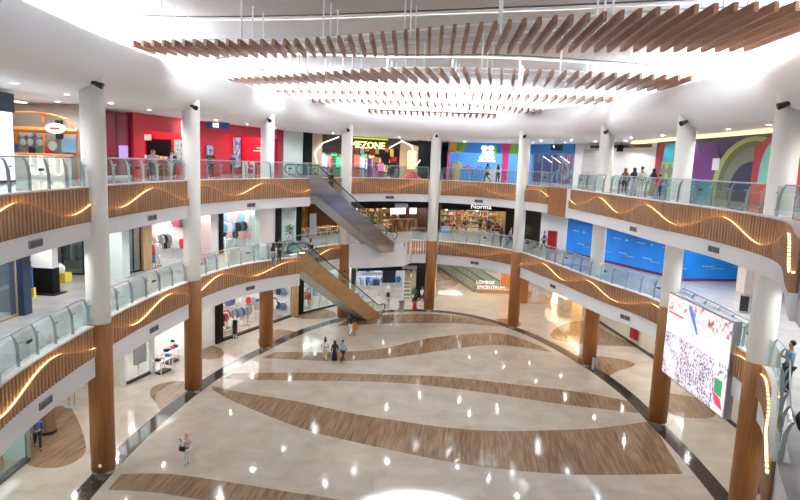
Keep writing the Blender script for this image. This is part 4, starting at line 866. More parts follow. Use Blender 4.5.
sh += [(myl, arch(.285, .56, 0, 1.0)), (mo, arch(.305, .54, 0, .93)), (mol, arch(.325, .52, 0, .84)), (mn, arch(.35, .495, 0, .62)), (mr, [(.425, 0), (.60, 0), (.60, 1), (.47, 1), (.425, .84)]), (mor, [(.43, .02), (.58, .02), (.58, .28), (.43, .28)]), (mte, arch(.445, .53, .28, .93)), (myl, arch(.475, .53, .28, .6)), (mn, arch(.50, .56, .28, 1.0)), (mor, arch(.55, .66, .3, .98)), (mt, [(.58, 0), (.76, 0), (.76, .35), (.58, .3)]), (mpu, arch(.7, .85, .1, .9)), (mr, arch(.8, 1.0, 0, .8))]
sh = [(m, [(min(max(u, 0), 1), min(max(v, 0), 1)) for u, v in p]) for m, p in sh]
poly_board('mural_hoarding', 'tall hoarding with colourful arches, diamonds and stripes along the right of the upper gallery', 'hoarding', (18.75, 46.2), (18.9, 16), Z, ZT-Z-.15, sh, mi, .08)
pan('white_notice', 'small white square notice on the purple part of the mural', 'notice', (18.68, 37.6), (18.69, 36.8), Z+1.7, Z+2.4, brightw, .02)
pan('gold_light_cove', 'long glowing warm ceiling cove above the mural', 'ceiling light', (17.6, 48), (17.7, 17), ZT-.16, ZT-.02, em('cove_gold', (1, .75, .35), .9), .35)
# black boxes (small hung signs) right
for px, py, yy, lb in ((551, 147, 50, 'black hanging direction sign with white arrow right of the sixth column'), (617, 148, 44, 'small black hanging box left of the visitors')):
    p = GY(px, py, yy); q = GY(px+(12 if px < 600 else 6), py+1, yy); t = thing('hanging_sign', lb, 'sign', p); pan('panel', None, None, p[:2], q[:2], p.z-.25, p.z+.2, blackp, .12, parent=t)
    bm = B(); tube(bm, [(p.x+.3, p.y, p.z+.2), (p.x+.3, p.y, 16.0)], .02, 5); obj('hanger', bm, black, t)
    if px < 600: text('↑', (p.x+.2, p.y-.1, p.z), .3, 0, signw, 'arrow', t, .01)
# ==================================================================== FIRST GALLERY
Z = Z1; ZT = F2W
def w1(px, py=255): return at(px, py, W1)
F, rz, L = shop('the dark shop at far left of the first gallery', Vector((-16.25, 20.5)), w1(24, 300), Z, ZT, 4, P_('dark_blue_room', (.03, .05, .09), .4), e=60)
frame_door(Vector((-16.2, 20.5)), w1(17, 300), Z, ZT, 3, 'dark glazed shop front at the far left of the first gallery with pale post', tanw)
pan('navy_pillar', 'dark navy square pillar at the left of the first gallery', 'pillar', w1(17, 300), w1(25, 300), Z, ZT, navy, .6)
pa, pb = w1(25, 300), Vector((-19.8, 34.6)); wall(pa, Vector((-22, 29)), Z, ZT, cream); wall(Vector((-22, 29)), Vector((-22, 35)), Z, ZT, cream)
rz = 0
# game kiddie rides and ad pillar
x, y = G(25, 296, Z); t = thing('shop_standee', 'blue round-topped standee with yellow black striped foot beside the navy pillar', 'sign', (x, y, Z)); bm = B(); prism(bm, [(x-.1, y), (x+.5, y-.2), (x+.5, y-.1), (x-.1, y+.1)], Z+.45, Z+1.5); obj('board', bm, cm('blue'), t); bm = B(); prism(bm, [(x-.15, y), (x+.55, y-.2), (x+.55, y), (x-.15, y+.2)], Z, Z+.45); obj('striped_foot', bm, cm('yellow'), t)
x, y = G(46, 293, Z); t = thing('advert_pillar', 'white advertising pillar on a black base, left of the leftmost column, first gallery', 'advertising pillar', (x, y, Z))
obj('base', bx((x, y, Z+.65), (1.15, .5, 1.3), -.1), blackp, t); obj('white_face', bx((x, y, Z+2.45), (1.1, .45, 2.3), -.1), brightw, t); obj('foot', bx((x, y, Z+.03), (1.6, 1, .05), -.1), black, t)
x, y = G(58, 284, Z); t = thing('ride_car', 'small lime and white kiddie ride car behind the advertising pillar', 'kiddie ride', (x-.3, y+.6, Z)); obj('body', bx((x-.3, y+.6, Z+.25), (1.1, .7, .5)), cm('yellow'), t); bm = B(); ball(bm, (x-.3, y+.6, Z+.7), .35); obj('cabin', bm, brightw, t)
x, y = G(31, 286, Z); t = thing('ride_car', 'red kiddie ride left of the advertising pillar', 'kiddie ride', (x, y+.6, Z)); obj('body', bx((x, y+.6, Z+.3), (1.1, .8, .6)), cm('red'), t); obj('roof', bx((x, y+.6, Z+1.3), (1.0, .7, .1)), brightw, t); bm = B(); [tube(bm, [(x+sx, y+.6, Z+.6), (x+sx, y+.6, Z+1.3)], .03, 5) for sx in (-.4, .4)]; obj('post', bm, steel, t)
F, rz, L = shop('the menswear shop left of the leftmost column', Vector((-19.9, 34.5)), Vector((-17.0, 34.9)), Z, ZT, 3.5, P_('grey_room', (.25, .25, .27), .5), e=150)
sidestock(F, L, 3.5, Z, rz, 'of the menswear shop', ['black', 'grey', 'beige'], (1.7,), long=True)
frame_door(Vector((-21.5, 34.4)), Vector((-17.0, 34.8)), Z, ZT, 4, 'black framed glass front of the menswear shop, first gallery')
rack(*F(.9, .8), Z, rz, 'behind glass in the menswear shop', ['black', 'black', 'grey', 'black', 'denim'], 1.2, 1.7, True); shelf(*F(.2, 2.4), Z, rz, 'back of the menswear shop', 1.6, 2.4, 4, tanw, ('beige', 'grey', 'white', 'black'), 6, gname='folded_clothes', cat='clothes', seed=8)
# pale glass clad square pillar
p = w1(111, 277); q = w1(126, 277); p = Vector(G(104, 276, Z)); q = Vector(G(125, 278, Z)); mid = (p+q)/2
tag(obj('square_pillar', bx((mid.x, mid.y, (Z+ZT)/2), ((q-p).length, .9, ZT-Z), 0), pale), 'pale green glass clad square pillar between the two leftmost columns', 'pillar')
# clothes shops along the left wall
F, rz, L = shop('the jeans shop', w1(126, 270), w1(142, 270), Z, ZT, 5, P_('jeans_room', (.30, .30, .30), .5), e=120)
frame_door(w1(126, 270), w1(141, 270), Z, ZT, 2, 'black framed glass front of the jeans shop'); rack(*F(.7, 1.0), Z, rz, 'in the jeans shop', ['denim', 'blue', 'denim', 'white'], 1.0, 1.6)
a, b = w1(141, 270), w1(149, 270); mid = (a+b)/2; tag(obj('wood_pillar', bx((mid.x, mid.y, (Z+ZT)/2), ((b-a).length, .5, ZT-Z), 1.2), tanw), 'oak clad square pillar between jeans shop and open fashion shop', 'pillar')
a, b = w1(149, 270), w1(192, 262); F, rz, L = shop('the open fashion shop', a, b, Z, ZT, 6, brightw, e=380)
sidestock(F, L, 6, Z, rz, 'of the open fashion shop', ['grey', 'pink', 'white', 'black', 'beige', 'red'], (1.45, 2.9))
table(*F(L-2.0, 2.4), Z, rz, 'low table in the open fashion shop', 1.0, .6, .6, tanw, ('white', 'beige', 'pink')); pan('wood_beam', 'brown beam over the open fashion shop', 'shop fascia', a, b, ZT-.35, ZT, tanw, .3)
for i, (u, v, cs, lg) in enumerate(((.9, 1.2, ['red', 'red', 'black', 'denim'], False), (2.2, 1.6, ['pink', 'beige', 'pink', 'white', 'pink'], True), (3.4, 1.4, ['grey', 'black', 'grey', 'white'], True), (4.6, 2.6, ['black', 'white', 'beige', 'black'], False), (2.6, 3.6, ['sky', 'white', 'grey', 'black'], True), (1.2, 3.2, ['black', 'denim', 'black'], True))):
    if u < L: rack(*F(u, v), Z, rz+(.5 if i % 2 else 0), ['front with red shirts', 'front with pink coats', 'grey coats in the front', 'right back', 'middle back', 'left back'][i]+' in the open fashion shop', cs, 1.3, 1.75 if lg else 1.6, lg)
shelf(*F(L*.5, 5.6), Z, rz, 'back wall of the open fashion shop', L*.8, 2.6, 4, brightw, ('beige', 'pink', 'white', 'grey', 'black'), 10, gname='folded_clothes', cat='clothes', seed=5)
a, b = w1(192, 262), w1(212, 252); F, rz, L = shop('the red display window', a, b, Z, ZT, 1.2, brightw, e=60, back=em('red_backdrop', (.6, .06, .04), .1))
a, b = w1(211, 250), w1(222, 250); wall(a, a.lerp(b, .7), Z, ZT, brightw); pan('black_pillar', 'black upright panel left of the white fashion shop', 'pillar', a.lerp(b, .7), b, Z, ZT, blackp, .3)
a, b = w1(222, 250), w1(255, 248); F, rz, L = shop('the white fashion shop', a, b, Z, ZT, 5, P_('mint_room', (.70, .80, .77), .4), e=330)
sidestock(F, L, 5, Z, rz, 'of the white fashion shop', ['white', 'pink', 'sky', 'black', 'lilac'], (1.3, 2.7))
for i, (u, v, cs) in enumerate(((.8, 1.4, ['black', 'white', 'black', 'grey']), (2.3, 1.2, ['sky', 'white', 'white', 'sky']), (3.4, 2.6, ['pink', 'white', 'lilac', 'pink']), (4.4, .9, ['black', 'denim', 'black']))):
    rack(*F(min(u, L-.7), v), Z, rz, ['left', 'front middle', 'back with pink shirts', 'right'][i]+' in the white fashion shop', cs, 1.2, 2.0 if i > 0 else 1.8)
for u in (1.2, 3.0): obj2 = table(*F(u, 1.9), Z, rz, 'low white table in the white fashion shop', 1.0, .6, .6, brightw, ('white', 'grey', 'beige'))
a, b = w1(255, 248), w1(275, 247); wall(a, a.lerp(b, .45), Z, ZT, pale); wall(a.lerp(b, .45), b, Z, ZT, brightw)
a, b = b, w1(280, 247); pan('black_pillar', 'black upright panel right of the third column, first gallery', 'pillar', a, b, Z, ZT, blackp, .3)
a, b = b, w1(296, 244); wall(a, b, Z, ZT, pale); q = a.lerp(b, .5)+Vector((.3, -.4)); 
t = thing('round_logo', 'thin dark circle emblem on the pale green wall, first gallery', 'emblem', (*q, Z+2.4)); bm = B(); rzz = math.atan2((b-a).y, (b-a).x)
tube(bm, [(q.x+.42*math.cos(2*PI*k/20)*math.cos(rzz), q.y+.42*math.cos(2*PI*k/20)*math.sin(rzz), Z+2.45+.42*math.sin(2*PI*k/20)) for k in range(21)], .02, 5); obj('ring', bm, grey, t); bm = B(); box(bm, (q.x, q.y, Z+2.45), (.04, .04, .4)); box(bm, (q.x+.1, q.y, Z+2.5), (.2, .04, .04), rzz); obj('mark', bm, grey, t)
x, y = w1(284, 246)+Vector((.6, -1.0)); plant(x, y, Z, 'leafy potted plant before the pale green wall, first gallery', 2.0)
a, b = w1(296, 244), w1(300, 244); pan('black_pillar', 'black upright frame left of the dim warm restaurant room', 'pillar', a, b, Z, ZT, blackp, .3)
# restaurant, dim and warm
warmw = noise_mat('warm_slats', [(.42, (.05, .025, .01)), (.6, (.38, .20, .07))], (3, 3, .3), 2.5, 3, .5)
a, b = w1(300, 244), w1(352, 236); F, rz, L = shop('the left restaurant room', a, b, Z, ZT, 6, brownf, e=170, light=(1, .72, .42), lightmat=lightw, back=warmw)
for k in range(4): uu = 1.3+k*(L-2.6)/3; table(*F(uu, 1.5), Z, rz, 'in the left restaurant room', 1.1, .8, .75); chair(*F(uu-.8, 1.5), Z, rz+PI/2, 'in the left restaurant room', tanw); chair(*F(uu+.8, 1.5), Z, rz-PI/2, 'in the left restaurant room', tanw)
pan('menu_stand', 'tall grey board standing in the left restaurant room', 'sign', F(L*.28, .8), F(L*.4, .8), Z+.1, Z+2.2, grey, .08)
a, b = w1(352, 236), w1(428, 232); a = Vector((-4.4, 59.6)); F, rz, L = shop('the main restaurant room', a, b, Z, ZT, 6, brownf, e=420, light=(1, .74, .45), lightmat=lightw, back=warmw)
pan('black_header', 'black header board above the restaurant', 'shop fascia', w1(345, 210), w1(431, 210), 9.25, ZT, blackp, .3, .1)
pan('hanging_sign', 'grey blue hanging sign in front of the restaurant', 'sign', GY(395, 205, 59)[:2], GY(408, 205, 59.3)[:2], 9.45, 9.85, P_('sign_greyblue', (.35, .42, .5), .4), .1)
for i, (u, w_) in enumerate(((L*.60, 1.0), (L*.72, .8), (L*.88, .8))): pan('lit_menu', 'bright lilac lit menu panel in the restaurant, %s' % ['left', 'middle', 'right'][i], 'menu board', F(u, 2.2), F(u+w_, 2.2), Z+1.75, Z+2.75, em('lilac_panel', (.85, .80, 1), 1.1), .05)
tag(obj('counter', bx((*F(L*.75, 1.6), Z+.65), (L*.36, .7, 1.3), rz), warmw), 'wooden bar counter with warm lamps under the lit menu panels', 'counter')
for k in range(4): table(*F(.9+k*1.2, 1.2+.5*(k % 2)), Z, rz, 'in the main restaurant room', .9, .7, .75, brightw); chair(*F(.6+k*1.2, .6+.5*(k % 2)), Z, rz, 'in the main restaurant room', tanw); chair(*F(1.2+k*1.2, 1.9+.5*(k % 2)), Z, rz+PI, 'in the main restaurant room', tanw)
for k in range(3): shelf(*F(L*(.2+.3*k), 5.4), Z, rz, 'back of the main restaurant, %s' % ['left', 'middle', 'right'][k], L*.26, 2.4, 4, tanw, ('brown', 'beige', 'yellow', 'black', 'white'), 8, (.16, .2, .3), 'bottle jar', 'jar', 60+k)
plant(*F(L*.30, 1.9), Z, 'dark potted plant left in the main restaurant', 2.2, black); plant(*F(L*.47, 2.6), Z, 'tall dark potted plant in the middle of the restaurant', 2.6, black)
for k in range(9):
    q = F(L*(.05+.11*k), 1.0+(k % 3)*.9); z = 9.0+(k % 2)*.3; t = thing('pendant_lamp', 'small warm pendant lamp hanging in the restaurant', 'lamp', (*q, z), 0, 'pendant lamps in the restaurant')
    bm = B(); lathe(bm, [(.18, 0), (.12, .15), (.02, .2)], (*q, z)); obj('shade', bm, em('pendant_glow', (1, .75, .4), 3.5), t); bm = B(); tube(bm, [(*q, z+.2), (*q, ZT)], .012, 4); obj('cord', bm, black, t)
tag(obj('square_pillar', bx((*w1(432, 232), (Z+ZT)/2), (.7, .6, ZT-Z), 0), blackp), 'black pillar behind the far middle column, first gallery', 'pillar')
# household goods shop
a, b = Vector((4.2, 64.6)), Vector((11.0, 64.6)); F, rz, L = shop('the household goods shop', a, b, Z, ZT, 8, P_('cream_room', (.34, .24, .14), .5), e=620, light=(1, .84, .60), lightmat=lightw)
pan('black_header', 'black header board of the household goods shop', 'shop fascia', a, b, 9.1, ZT, blackp, .3, .1)
s = text('Norma', (8.3, 64.2, 9.5), .68, 0, em('sign_pale', (.9, .95, 1), .7), 'shop_name_letters', xs=1.1); tag(s, 'white shop name letters over the household goods shop', 'sign')
for i, (u, v, Ls, h) in enumerate(((.9, 3.2, 1.6, 2.2), (2.4, 5, 2.0, 2.6), (4.6, 6.5, 2.4, 2.6), (5.8, 4.2, 1.6, 2.2), (6.0, 2.0, 1.2, 1.5), (1.5, 7.6, 2.4, 2.8), (4.0, 7.7, 2.2, 2.8), (1.4, 1.8, 1.2, .9))):
    shelf(*F(u, v), Z, rz, ['left front', 'left middle', 'middle back', 'right middle', 'right front', 'far left back', 'far middle back', 'low at the entrance'][i]+' of the household goods shop', Ls, h, 4 if h > 1 else 2, tanw if i % 2 else brightw, ('brown', 'beige', 'white', 'brown', 'black', 'yellow', 'beige', 'red'), 7, (.2, .22, .25), 'box', 'box', 20+i)
for k in range(12):
    q = F(.6+(k % 6)*1.1, 1.2+(k//6)*1.8); z = 8.9+.25*(k % 3); t = thing('pendant_lamp', 'warm decorative lamp hanging in the household goods shop', 'lamp', (*q, z), 0, 'pendant lamps in the household goods shop')
    bm = B(); ball(bm, (*q, z+.1), .14); obj('shade', bm, em('pendant_glow2', (1, .8, .45), 3), t); bm = B(); tube(bm, [(*q, z+.2), (*q, ZT)], .012, 4); obj('cord', bm, black, t)
pan('blue_poster', 'blue poster board high at the left in the household goods shop', 'poster', F(.7, .5), F(1.9, .5), Z+2.3, Z+3.0, P_('poster_blue', (.08, .12, .3), .4), .05)
pan('cyan_display', 'pale cyan crates at the left entrance of the household goods shop', 'crate', F(.1, .4), F(1.0, .4), Z, Z+.6, cm('sky'), .4)
# dark passage, white lift wall, hydrant
a, b = Vector((11.0, 64.6)), Vector((12.5, 62)); wall(a, b, Z, ZT, blackp); wall(b, Vector((13.1, 56)), Z, ZT, blackp)
plant(11.9, 57.2, Z, 'dark green potted plant in the dim recess right of the sixth column', 2.2, black)
a, b = Vector((12.3, 54.0)), Vector((14.2, 52.4)); wall(a, b, Z, ZT, brightw); wall(Vector((13.1, 56)), a, Z, ZT, dark)
q0, q1 = a.lerp(b, .36), a.lerp(b, .68); t = thing('hydrant_cabinet', 'red fire hydrant cabinet on the white wall left of the blue hoarding', 'hydrant cabinet', (*((q0+q1)/2), Z)); pan('cabinet', None, None, q0, q1, Z+.15, Z+1.75, P_('hydrant_red', (.32, .008, .012), .35), .22, .14, t); pan('door', None, None, q0.lerp(q1, .1), q0.lerp(q1, .9), Z+.3, Z+1.3, P_('hydrant_red2', (.4, .01, .015), .3), .04, .26, t)
# blue hoarding
bluem = noise_mat('hoarding_blue', [(.3, (.008, .20, .74)), (.7, (.012, .28, .92))], (.3, .3, .15), 2, 2, .4)
H = ZT-Z; marks = []
def hoarding(a, b, label, seed):
    r = random.Random(seed); L = (Vector(b)-Vector(a)).length; sh = [(mat('hoarding_purple', (.10, .01, .12), .5), [(0, 0), (1, 0), (1, .05), (0, .05)])]; k = int(L/2.6)
    for i in range(k+1):
        u = (i+.3)/(k+1); w = .9/L
        for row, (v, hh) in enumerate(((.55, .018), (.27, .018), (.235, .010))):
            uu = u+row*.3/(k+1)
            for j in range(5):
                u0 = uu+j*w/5; sh.append((brightw, [(u0, v), (min(u0+w/9, 1), v), (min(u0+w/9, 1), v+hh), (u0, v+hh)]))
        uu = u+1.35/L
        if uu+.4/L < 1: sh.append((brightw, [(uu, .55), (uu+.3/L, .55), (uu+.15/L, .59)]))
    return poly_board('blue_hoarding', label, 'hoarding', a, b, Z, H, sh, bluem, .06)
hoarding((14.25, 52.3), (18.9, 40.4), 'long blue hoarding with small white print along the right of the first gallery', 1)
hoarding((18.95, 40.4), (27.5, 41.6), 'blue hoarding facing the camera behind the rightmost columns', 2)
tag(obj('square_pillar', bx((21.2, 36.9, (Z+ZT)/2), (.8, .8, H), .1), noise_mat('travertine', [(.3, (.50, .42, .38)), (.7, (.60, .52, .47))], (1, 1, 1), 2, 4, .4)), 'beige stone square pillar before the blue hoarding', 'pillar')
x, y = G(745, 312, Z); t = thing('litter_bin', 'brushed steel litter bin beside the nearest column, first gallery', 'bin', (x, y, Z)); bm = B(); lathe(bm, [(.3, .03), (.3, .9), (.26, .92)], (x, y, Z), 24); obj('body', bm, steel, t); obj('front_panel', bx((x-.22, y-.24, Z+.5), (.4, .05, .8), -.6), black, t)
tag(obj('white_return', bx((18.5, 29.0, 9.9), (.1, .1, .6)), white), 'x', 'x') if 0 else None
# outer shells so no sky shows through the galleries
for z0, z1 in ((0, F1W), (Z1, F2W), (Z2, 16.02)):
    for a, b in (((-30, -3), (-30, 92)), ((-30, 92), (36, 92)), ((36, 92), (36, -3))): wall(a, b, z0, z1, cream if z0 else P_('far_wall', (.55, .48, .40), .6))
# ==================================================================== BIG SCREEN
def crowd():
    m = bpy.data.materials.new('crowd_screen'); m.use_nodes = True; N, Lk, b = nodes(m); MATS['crowd'] = m
    tc = N.new('ShaderNodeTexCoord'); sep = N.new('ShaderNodeSeparateXYZ'); Lk.new(tc.outputs['Generated'], sep.inputs[0])
    vo = N.new('ShaderNodeTexVoronoi'); vo.inputs['Scale'].default_value = 6.8; mp = N.new('ShaderNodeMapping'); mp.inputs['Scale'].default_value = (1, 1.6, 1); Lk.new(tc.outputs['Object'], mp.inputs[0]); Lk.new(mp.outputs[0], vo.inputs['Vector'])
    r1 = ramp(N, [(.0, (.01, .01, .05)), (.36, (.08, .07, .18)), (.5, (.85, .70, .80)), (1, (1, .88, .94))]); Lk.new(vo.outputs['Distance'], r1.inputs[0])
    nb = N.new('ShaderNodeTexNoise'); nb.inputs['Scale'].default_value = .9; nb.inputs['Detail'].default_value = 3; Lk.new(tc.outputs['Object'], nb.inputs[0]); rb = ramp(N, [(.42, (0, 0, 0)), (.50, (1, 1, 1))]); Lk.new(nb.outputs['Fac'], rb.inputs[0])
    mx0 = N.new('ShaderNodeMix'); mx0.data_type = 'RGBA'; mx0.inputs[6].default_value = (.97, .90, .96, 1); Lk.new(rb.outputs[0], mx0.inputs[0]); Lk.new(r1.outputs[0], mx0.inputs[7])
    n2 = N.new('ShaderNodeTexNoise'); n2.inputs['Scale'].default_value = 3; n2.inputs['Detail'].default_value = 3; Lk.new(tc.outputs['Object'], n2.inputs[0]); r2 = ramp(N, [(.35, (.25, .10, .15)), (.45, (.95, .55, .50)), (.52, (1, .95, .97)), (.7, (.85, .5, .55))]); Lk.new(n2.outputs['Fac'], r2.inputs[0])
    top = ramp(N, [(.80, (0, 0, 0)), (.83, (1, 1, 1))]); Lk.new(sep.outputs['Z'], top.inputs[0])
    mid = ramp(N, [(.52, (0, 0, 0)), (.56, (1, 1, 1)), ]); Lk.new(sep.outputs['Z'], mid.inputs[0])
    mx1 = N.new('ShaderNodeMix'); mx1.data_type = 'RGBA'; Lk.new(mid.outputs[0], mx1.inputs[0]); Lk.new(mx0.outputs[2], mx1.inputs[6]); mx1.inputs[7].default_value = (1, .95, .985, 1)
    mx2 = N.new('ShaderNodeMix'); mx2.data_type = 'RGBA'; Lk.new(top.outputs[0], mx2.inputs[0]); Lk.new(mx1.outputs[2], mx2.inputs[6]); Lk.new(r2.outputs[0], mx2.inputs[7])
    Lk.new(mx2.outputs[2], b.inputs['Emission Color']); b.inputs['Emission Strength'].default_value = .62; b.inputs['Base Color'].default_value = (.02, .02, .02, 1); b.inputs['Roughness'].default_value = .3
    return m
sa, sb = Vector((13.92, 31.0)), Vector((13.98, 24.95)); z0, z1 = 3.52, 7.62
t = thing('video_screen', 'huge bright video screen showing a crowd, hung between the two right columns', 'screen', (*((sa+sb)/2), z0))
pan('cabinet', None, None, sa, sb, z0-.08, z1+.08, grey, .34, -.2, t); scr = pan('screen_face', None, None, sa+Vector((0, -.05)), sb+Vector((0, .05)), z0, z1, crowd(), .04, .0, t)
def sp(u, v): p = sa.lerp(sb, u); return (p.x-.03, p.y, z0+(z1-z0)*v)
def scrpoly(pts, m, name):
    bm = B(); A = [bm.verts.new(Vector(sp(*p))) for p in pts]; Bv = [bm.verts.new(Vector(sp(*p))+Vector((-.008, 0, 0))) for p in pts]; bm.faces.new(A); bm.faces.new(Bv[::-1]); k = len(pts)
    for i in range(k): bm.faces.new((A[i], A[(i+1) % k], Bv[(i+1) % k], Bv[i]))
    obj(name, bm, m, scr)
scrpoly([(.37, .98), (.42, .97), (.49, .84), (.55, .70), (.53, .68), (.45, .80), (.38, .92)], em('screen_blue', (.08, .2, .75), 0.5), 'picture_shape'); scrpoly([(.36, .88), (.43, .80), (.55, .6), (.54, .5), (.45, .66), (.37, .78)], em('screen_rose', (.85, .6, .68), 0.5), 'picture_shape')
scrpoly([(.5, .95), (.6, .93), (.72, .74), (.66, .70)], em('screen_rose', (.85, .6, .68), 0.5), 'picture_shape')
scrpoly([(.86, .36), (.96, .36), (.96, .18), (.86, .2)], em('screen_green', (.05, .3, .12), 0.5), 'picture_shape'); scrpoly([(.84, .2), (.95, .17), (.99, .06), (.90, .08)], em('screen_red', (.8, .05, .12), 0.5), 'picture_shape'); scrpoly([(.04, .80), (.3, .80), (.3, .775), (.04, .775)], em('screen_dark2', (.35, .05, .08), 1), 'picture_shape')
scrpoly([(.3, .3), (.62, .27), (.7, .06), (.4, .02)], em('screen_pink', (1, .72, .80), 1.1), 'picture_shape') if 0 else None
pan('purple_banner', 'purple hanging banner right of the crowd screen on the ground floor', 'banner', (15.6, 25.6), (15.9, 24.6), .2, 3.3, mat('banner_purple', (.16, .03, .30), .4), .05)
# ==================================================================== GROUND FLOOR
Z = 0; ZT = F1W
def w0(px, py=330): return at(px, py, WL)
dk = P_('dark_skirting', (.03, .02, .018), .2)
def skirt(a, b, n): wn[0] += 1; struct('baseboard_%d' % wn[0], bx((*((Vector(a)+Vector(b))/2), .08), ((Vector(b)-Vector(a)).length, .3, .16), math.atan2(b[1]-a[1], b[0]-a[0])), dk)
# far left glass corner with counter
a, b = Vector((-16.1, 17)), w0(27, 464); F, rz, L = shop('the glass corner shop bottom left', a, b, Z, ZT, 4, P_('teal_room', (.45, .60, .58), .4), e=200)
frame_door(a, b, Z, ZT, 3, 'glass corner shop front at the bottom left of the ground floor', steel); skirt(a, b, 0); q = F(L-1.6, .9); t = thing('wood_counter', 'wooden counter with white top in the bottom left glass shop', 'counter', (*q, 0)); obj('body', bx((*q, .45), (1.6, .8, .9), rz), tanw, t); obj('white_top', bx((*q, .92), (1.7, .9, .05), rz), brightw, t)
pan('glass_return', 'pale green glass side of the bottom left shop', 'glass wall', b+Vector((-.1, .4)), b+Vector((-2.2, .7)), Z, 2.6, frosted, .05)
x, y = G(47, 432); t = thing('round_pillar', 'short view of round wood pillar with black ring behind the left fascia', 'pillar', (x, y, 0)); bm = B(); lathe(bm, [(.4, .12), (.4, ZT)], (x, y, 0), 24); obj('shaft', bm, backw, t); bm = B(); lathe(bm, [(.45, 0), (.45, .14)], (x, y, 0), 24); obj('base_ring', bm, black, t)
x, y = G(72, 407); t = thing('sign_stand', 'thin steel sign stand with flat base left of the leftmost column', 'sign stand', (x, y, 0)); bm = B(); box(bm, (x, y, .015), (.8, .35, .03)); obj('base', bm, grey, t); bm = B(); [tube(bm, [(x+s, y, .02), (x+s, y, 1.6)], .025, 6) for s in (-.15, .15)]; obj('post', bm, steel, t); obj('sign_plate', bx((x, y, 1.7), (.6, .03, .8)), brightw, t)
wall((-22, 27.5), (-22, 34.7), Z, ZT, cream); wall((-22, 34.7), (-16.3, 34.7), Z, ZT, cream)
# white glazed shop
a, b = Vector((-16.2, 34.7)), w0(187, 355); bc = w0(150, 370)
F, rz, L = shop('the white phone shop', Vector((-15.9, 34.8)), w0(187, 352), Z, ZT, 5, brightw, e=420)
p, q = w0(126, 380), w0(150, 368); frame_door(p, q, .12, ZT, 2, 'white framed glass front with grey screen on the ground floor', brightw); skirt(p, q, 0)
pp, qq = p.lerp(q, .25)+Vector((.15, -.05)), p.lerp(q, .75)+Vector((.15, -.05)); t = thing('wall_screen', 'grey vertical display screen with blue picture in the white phone shop front', 'screen', (*pp, 1.2)); pan('frame', None, None, pp, qq, 1.0, 3.0, grey, .1, parent=t); pan('picture', None, None, pp.lerp(qq, .35), pp.lerp(qq, .7), 2.3, 2.9, em('blue_picture', (.35, .4, .9), .9), .02, .06, t)
for k, (px, py) in enumerate(((163, 372), (171, 362), (178, 352), (172, 349), (181, 345))):
    x, y = G(px, py); table(x, y, Z, rz, 'in the white phone shop, %s' % ['nearest', 'second', 'third', 'fourth', 'farthest'][k], 1.3, .7, .85, brightw, ('black', 'grey', 'red', 'black') if k % 2 else ('black', 'white', 'blue')); tag(obj('dark_plinth', bx((x, y, .06), (1.0, .5, .12), rz), black), 'dark plinth under the %s white phone shop table' % ['nearest', 'second', 'third', 'fourth', 'farthest'][k], 'plinth')
shelf(*F(L*.6, 4.5), Z, rz, 'back wall of the white phone shop', 3, 2.2, 4, brightw, ('white', 'grey', 'red', 'beige'), 9, seed=33); q = F(4.2, .7); t = thing('white_stool', 'white stool in the white phone shop', 'stool', (*q, 0)); bm = B(); lathe(bm, [(.2, .62), (.2, .68)], (*q, 0)); obj('seat', bm, brightw, t); bm = B(); tube(bm, [(*q, 0), (*q, .62)], .03); obj('leg', bm, steel, t)
tag(obj('square_pillar', bx((*(w0(150, 368)+Vector((.1, .1))), ZT/2), (.35, .5, ZT), .3), brightw), 'slim white pillar in the phone shop front', 'pillar')
a, b = w0(198, 349), w0(215, 345); wall(a, b, Z, ZT, brightw); c = w0(221, 343); pan('black_pillar', 'black upright end panel left of the ground floor clothes shop', 'pillar', b, c, Z, ZT, blackp, .4); wall(w0(187, 352), a, Z, ZT, brightw)
# clothes shop ground floor
a, b = c, w0(290, 315); F, rz, L = shop('the ground floor clothes shop', a, b, Z, ZT, 8, brightw, e=650); skirt(a, b, 0)
sidestock(F, L, 8, Z, rz, 'of the ground floor clothes shop', ['grey', 'denim', 'white', 'black', 'red', 'blue'], (1.3, 2.6))
for i, (u, v, cs, lg) in enumerate(((1.2, 1.4, ['black', 'denim', 'black', 'black'], True), (2.4, 1.6, ['red', 'white', 'denim', 'red', 'black'], False), (3.6, 1.4, ['grey', 'denim', 'grey', 'blue'], False), (5.0, 1.5, ['grey', 'grey', 'denim'], False), (6.8, 1.6, ['grey', 'white', 'grey'], False), (8.2, 1.3, ['white', 'sky', 'black'], False), (2.0, 4.4, ['black', 'white', 'beige', 'blue'], True), (4.4, 4.6, ['white', 'red', 'white'], False), (6.6, 4.6, ['denim', 'denim', 'white'], False))):
    if u < L-.4: rack(*F(u, v), Z, rz+.6*(i % 2), ['left end', 'with red shirts', 'third from left', 'middle', 'right of the oak column', 'right end', 'left back', 'middle back', 'right back'][i]+' in the ground floor clothes shop', cs, 1.3, 1.6, lg)
for u, v in ((1.0, .6), (3.2, 2.8), (6.0, 3.0)): table(*F(u, v), Z, rz, 'low table in the ground floor clothes shop', 1.1, .7, .55, tanw, ('beige', 'white', 'grey'))
for u in (2.6, 3.8): pan('floor_line', 'red floor line in the ground floor clothes shop', 'floor marking', F(u, .4), F(u+.9, 1.2), .004, .012, cm('red'), .06, group='red floor lines in the clothes shop')
a, b = w0(290, 315), w0(297, 313); mid = (a+b)/2; tag(obj('wood_pillar', bx((mid.x, mid.y, ZT/2), (.6, .6, ZT), .8), tanw), 'oak square pillar between the two ground floor clothes shops', 'pillar'); c = w0(302, 312); pan('black_pillar', 'black upright panel right of the oak square pillar, ground floor', 'pillar', b, c, Z, ZT, blackp, .4)
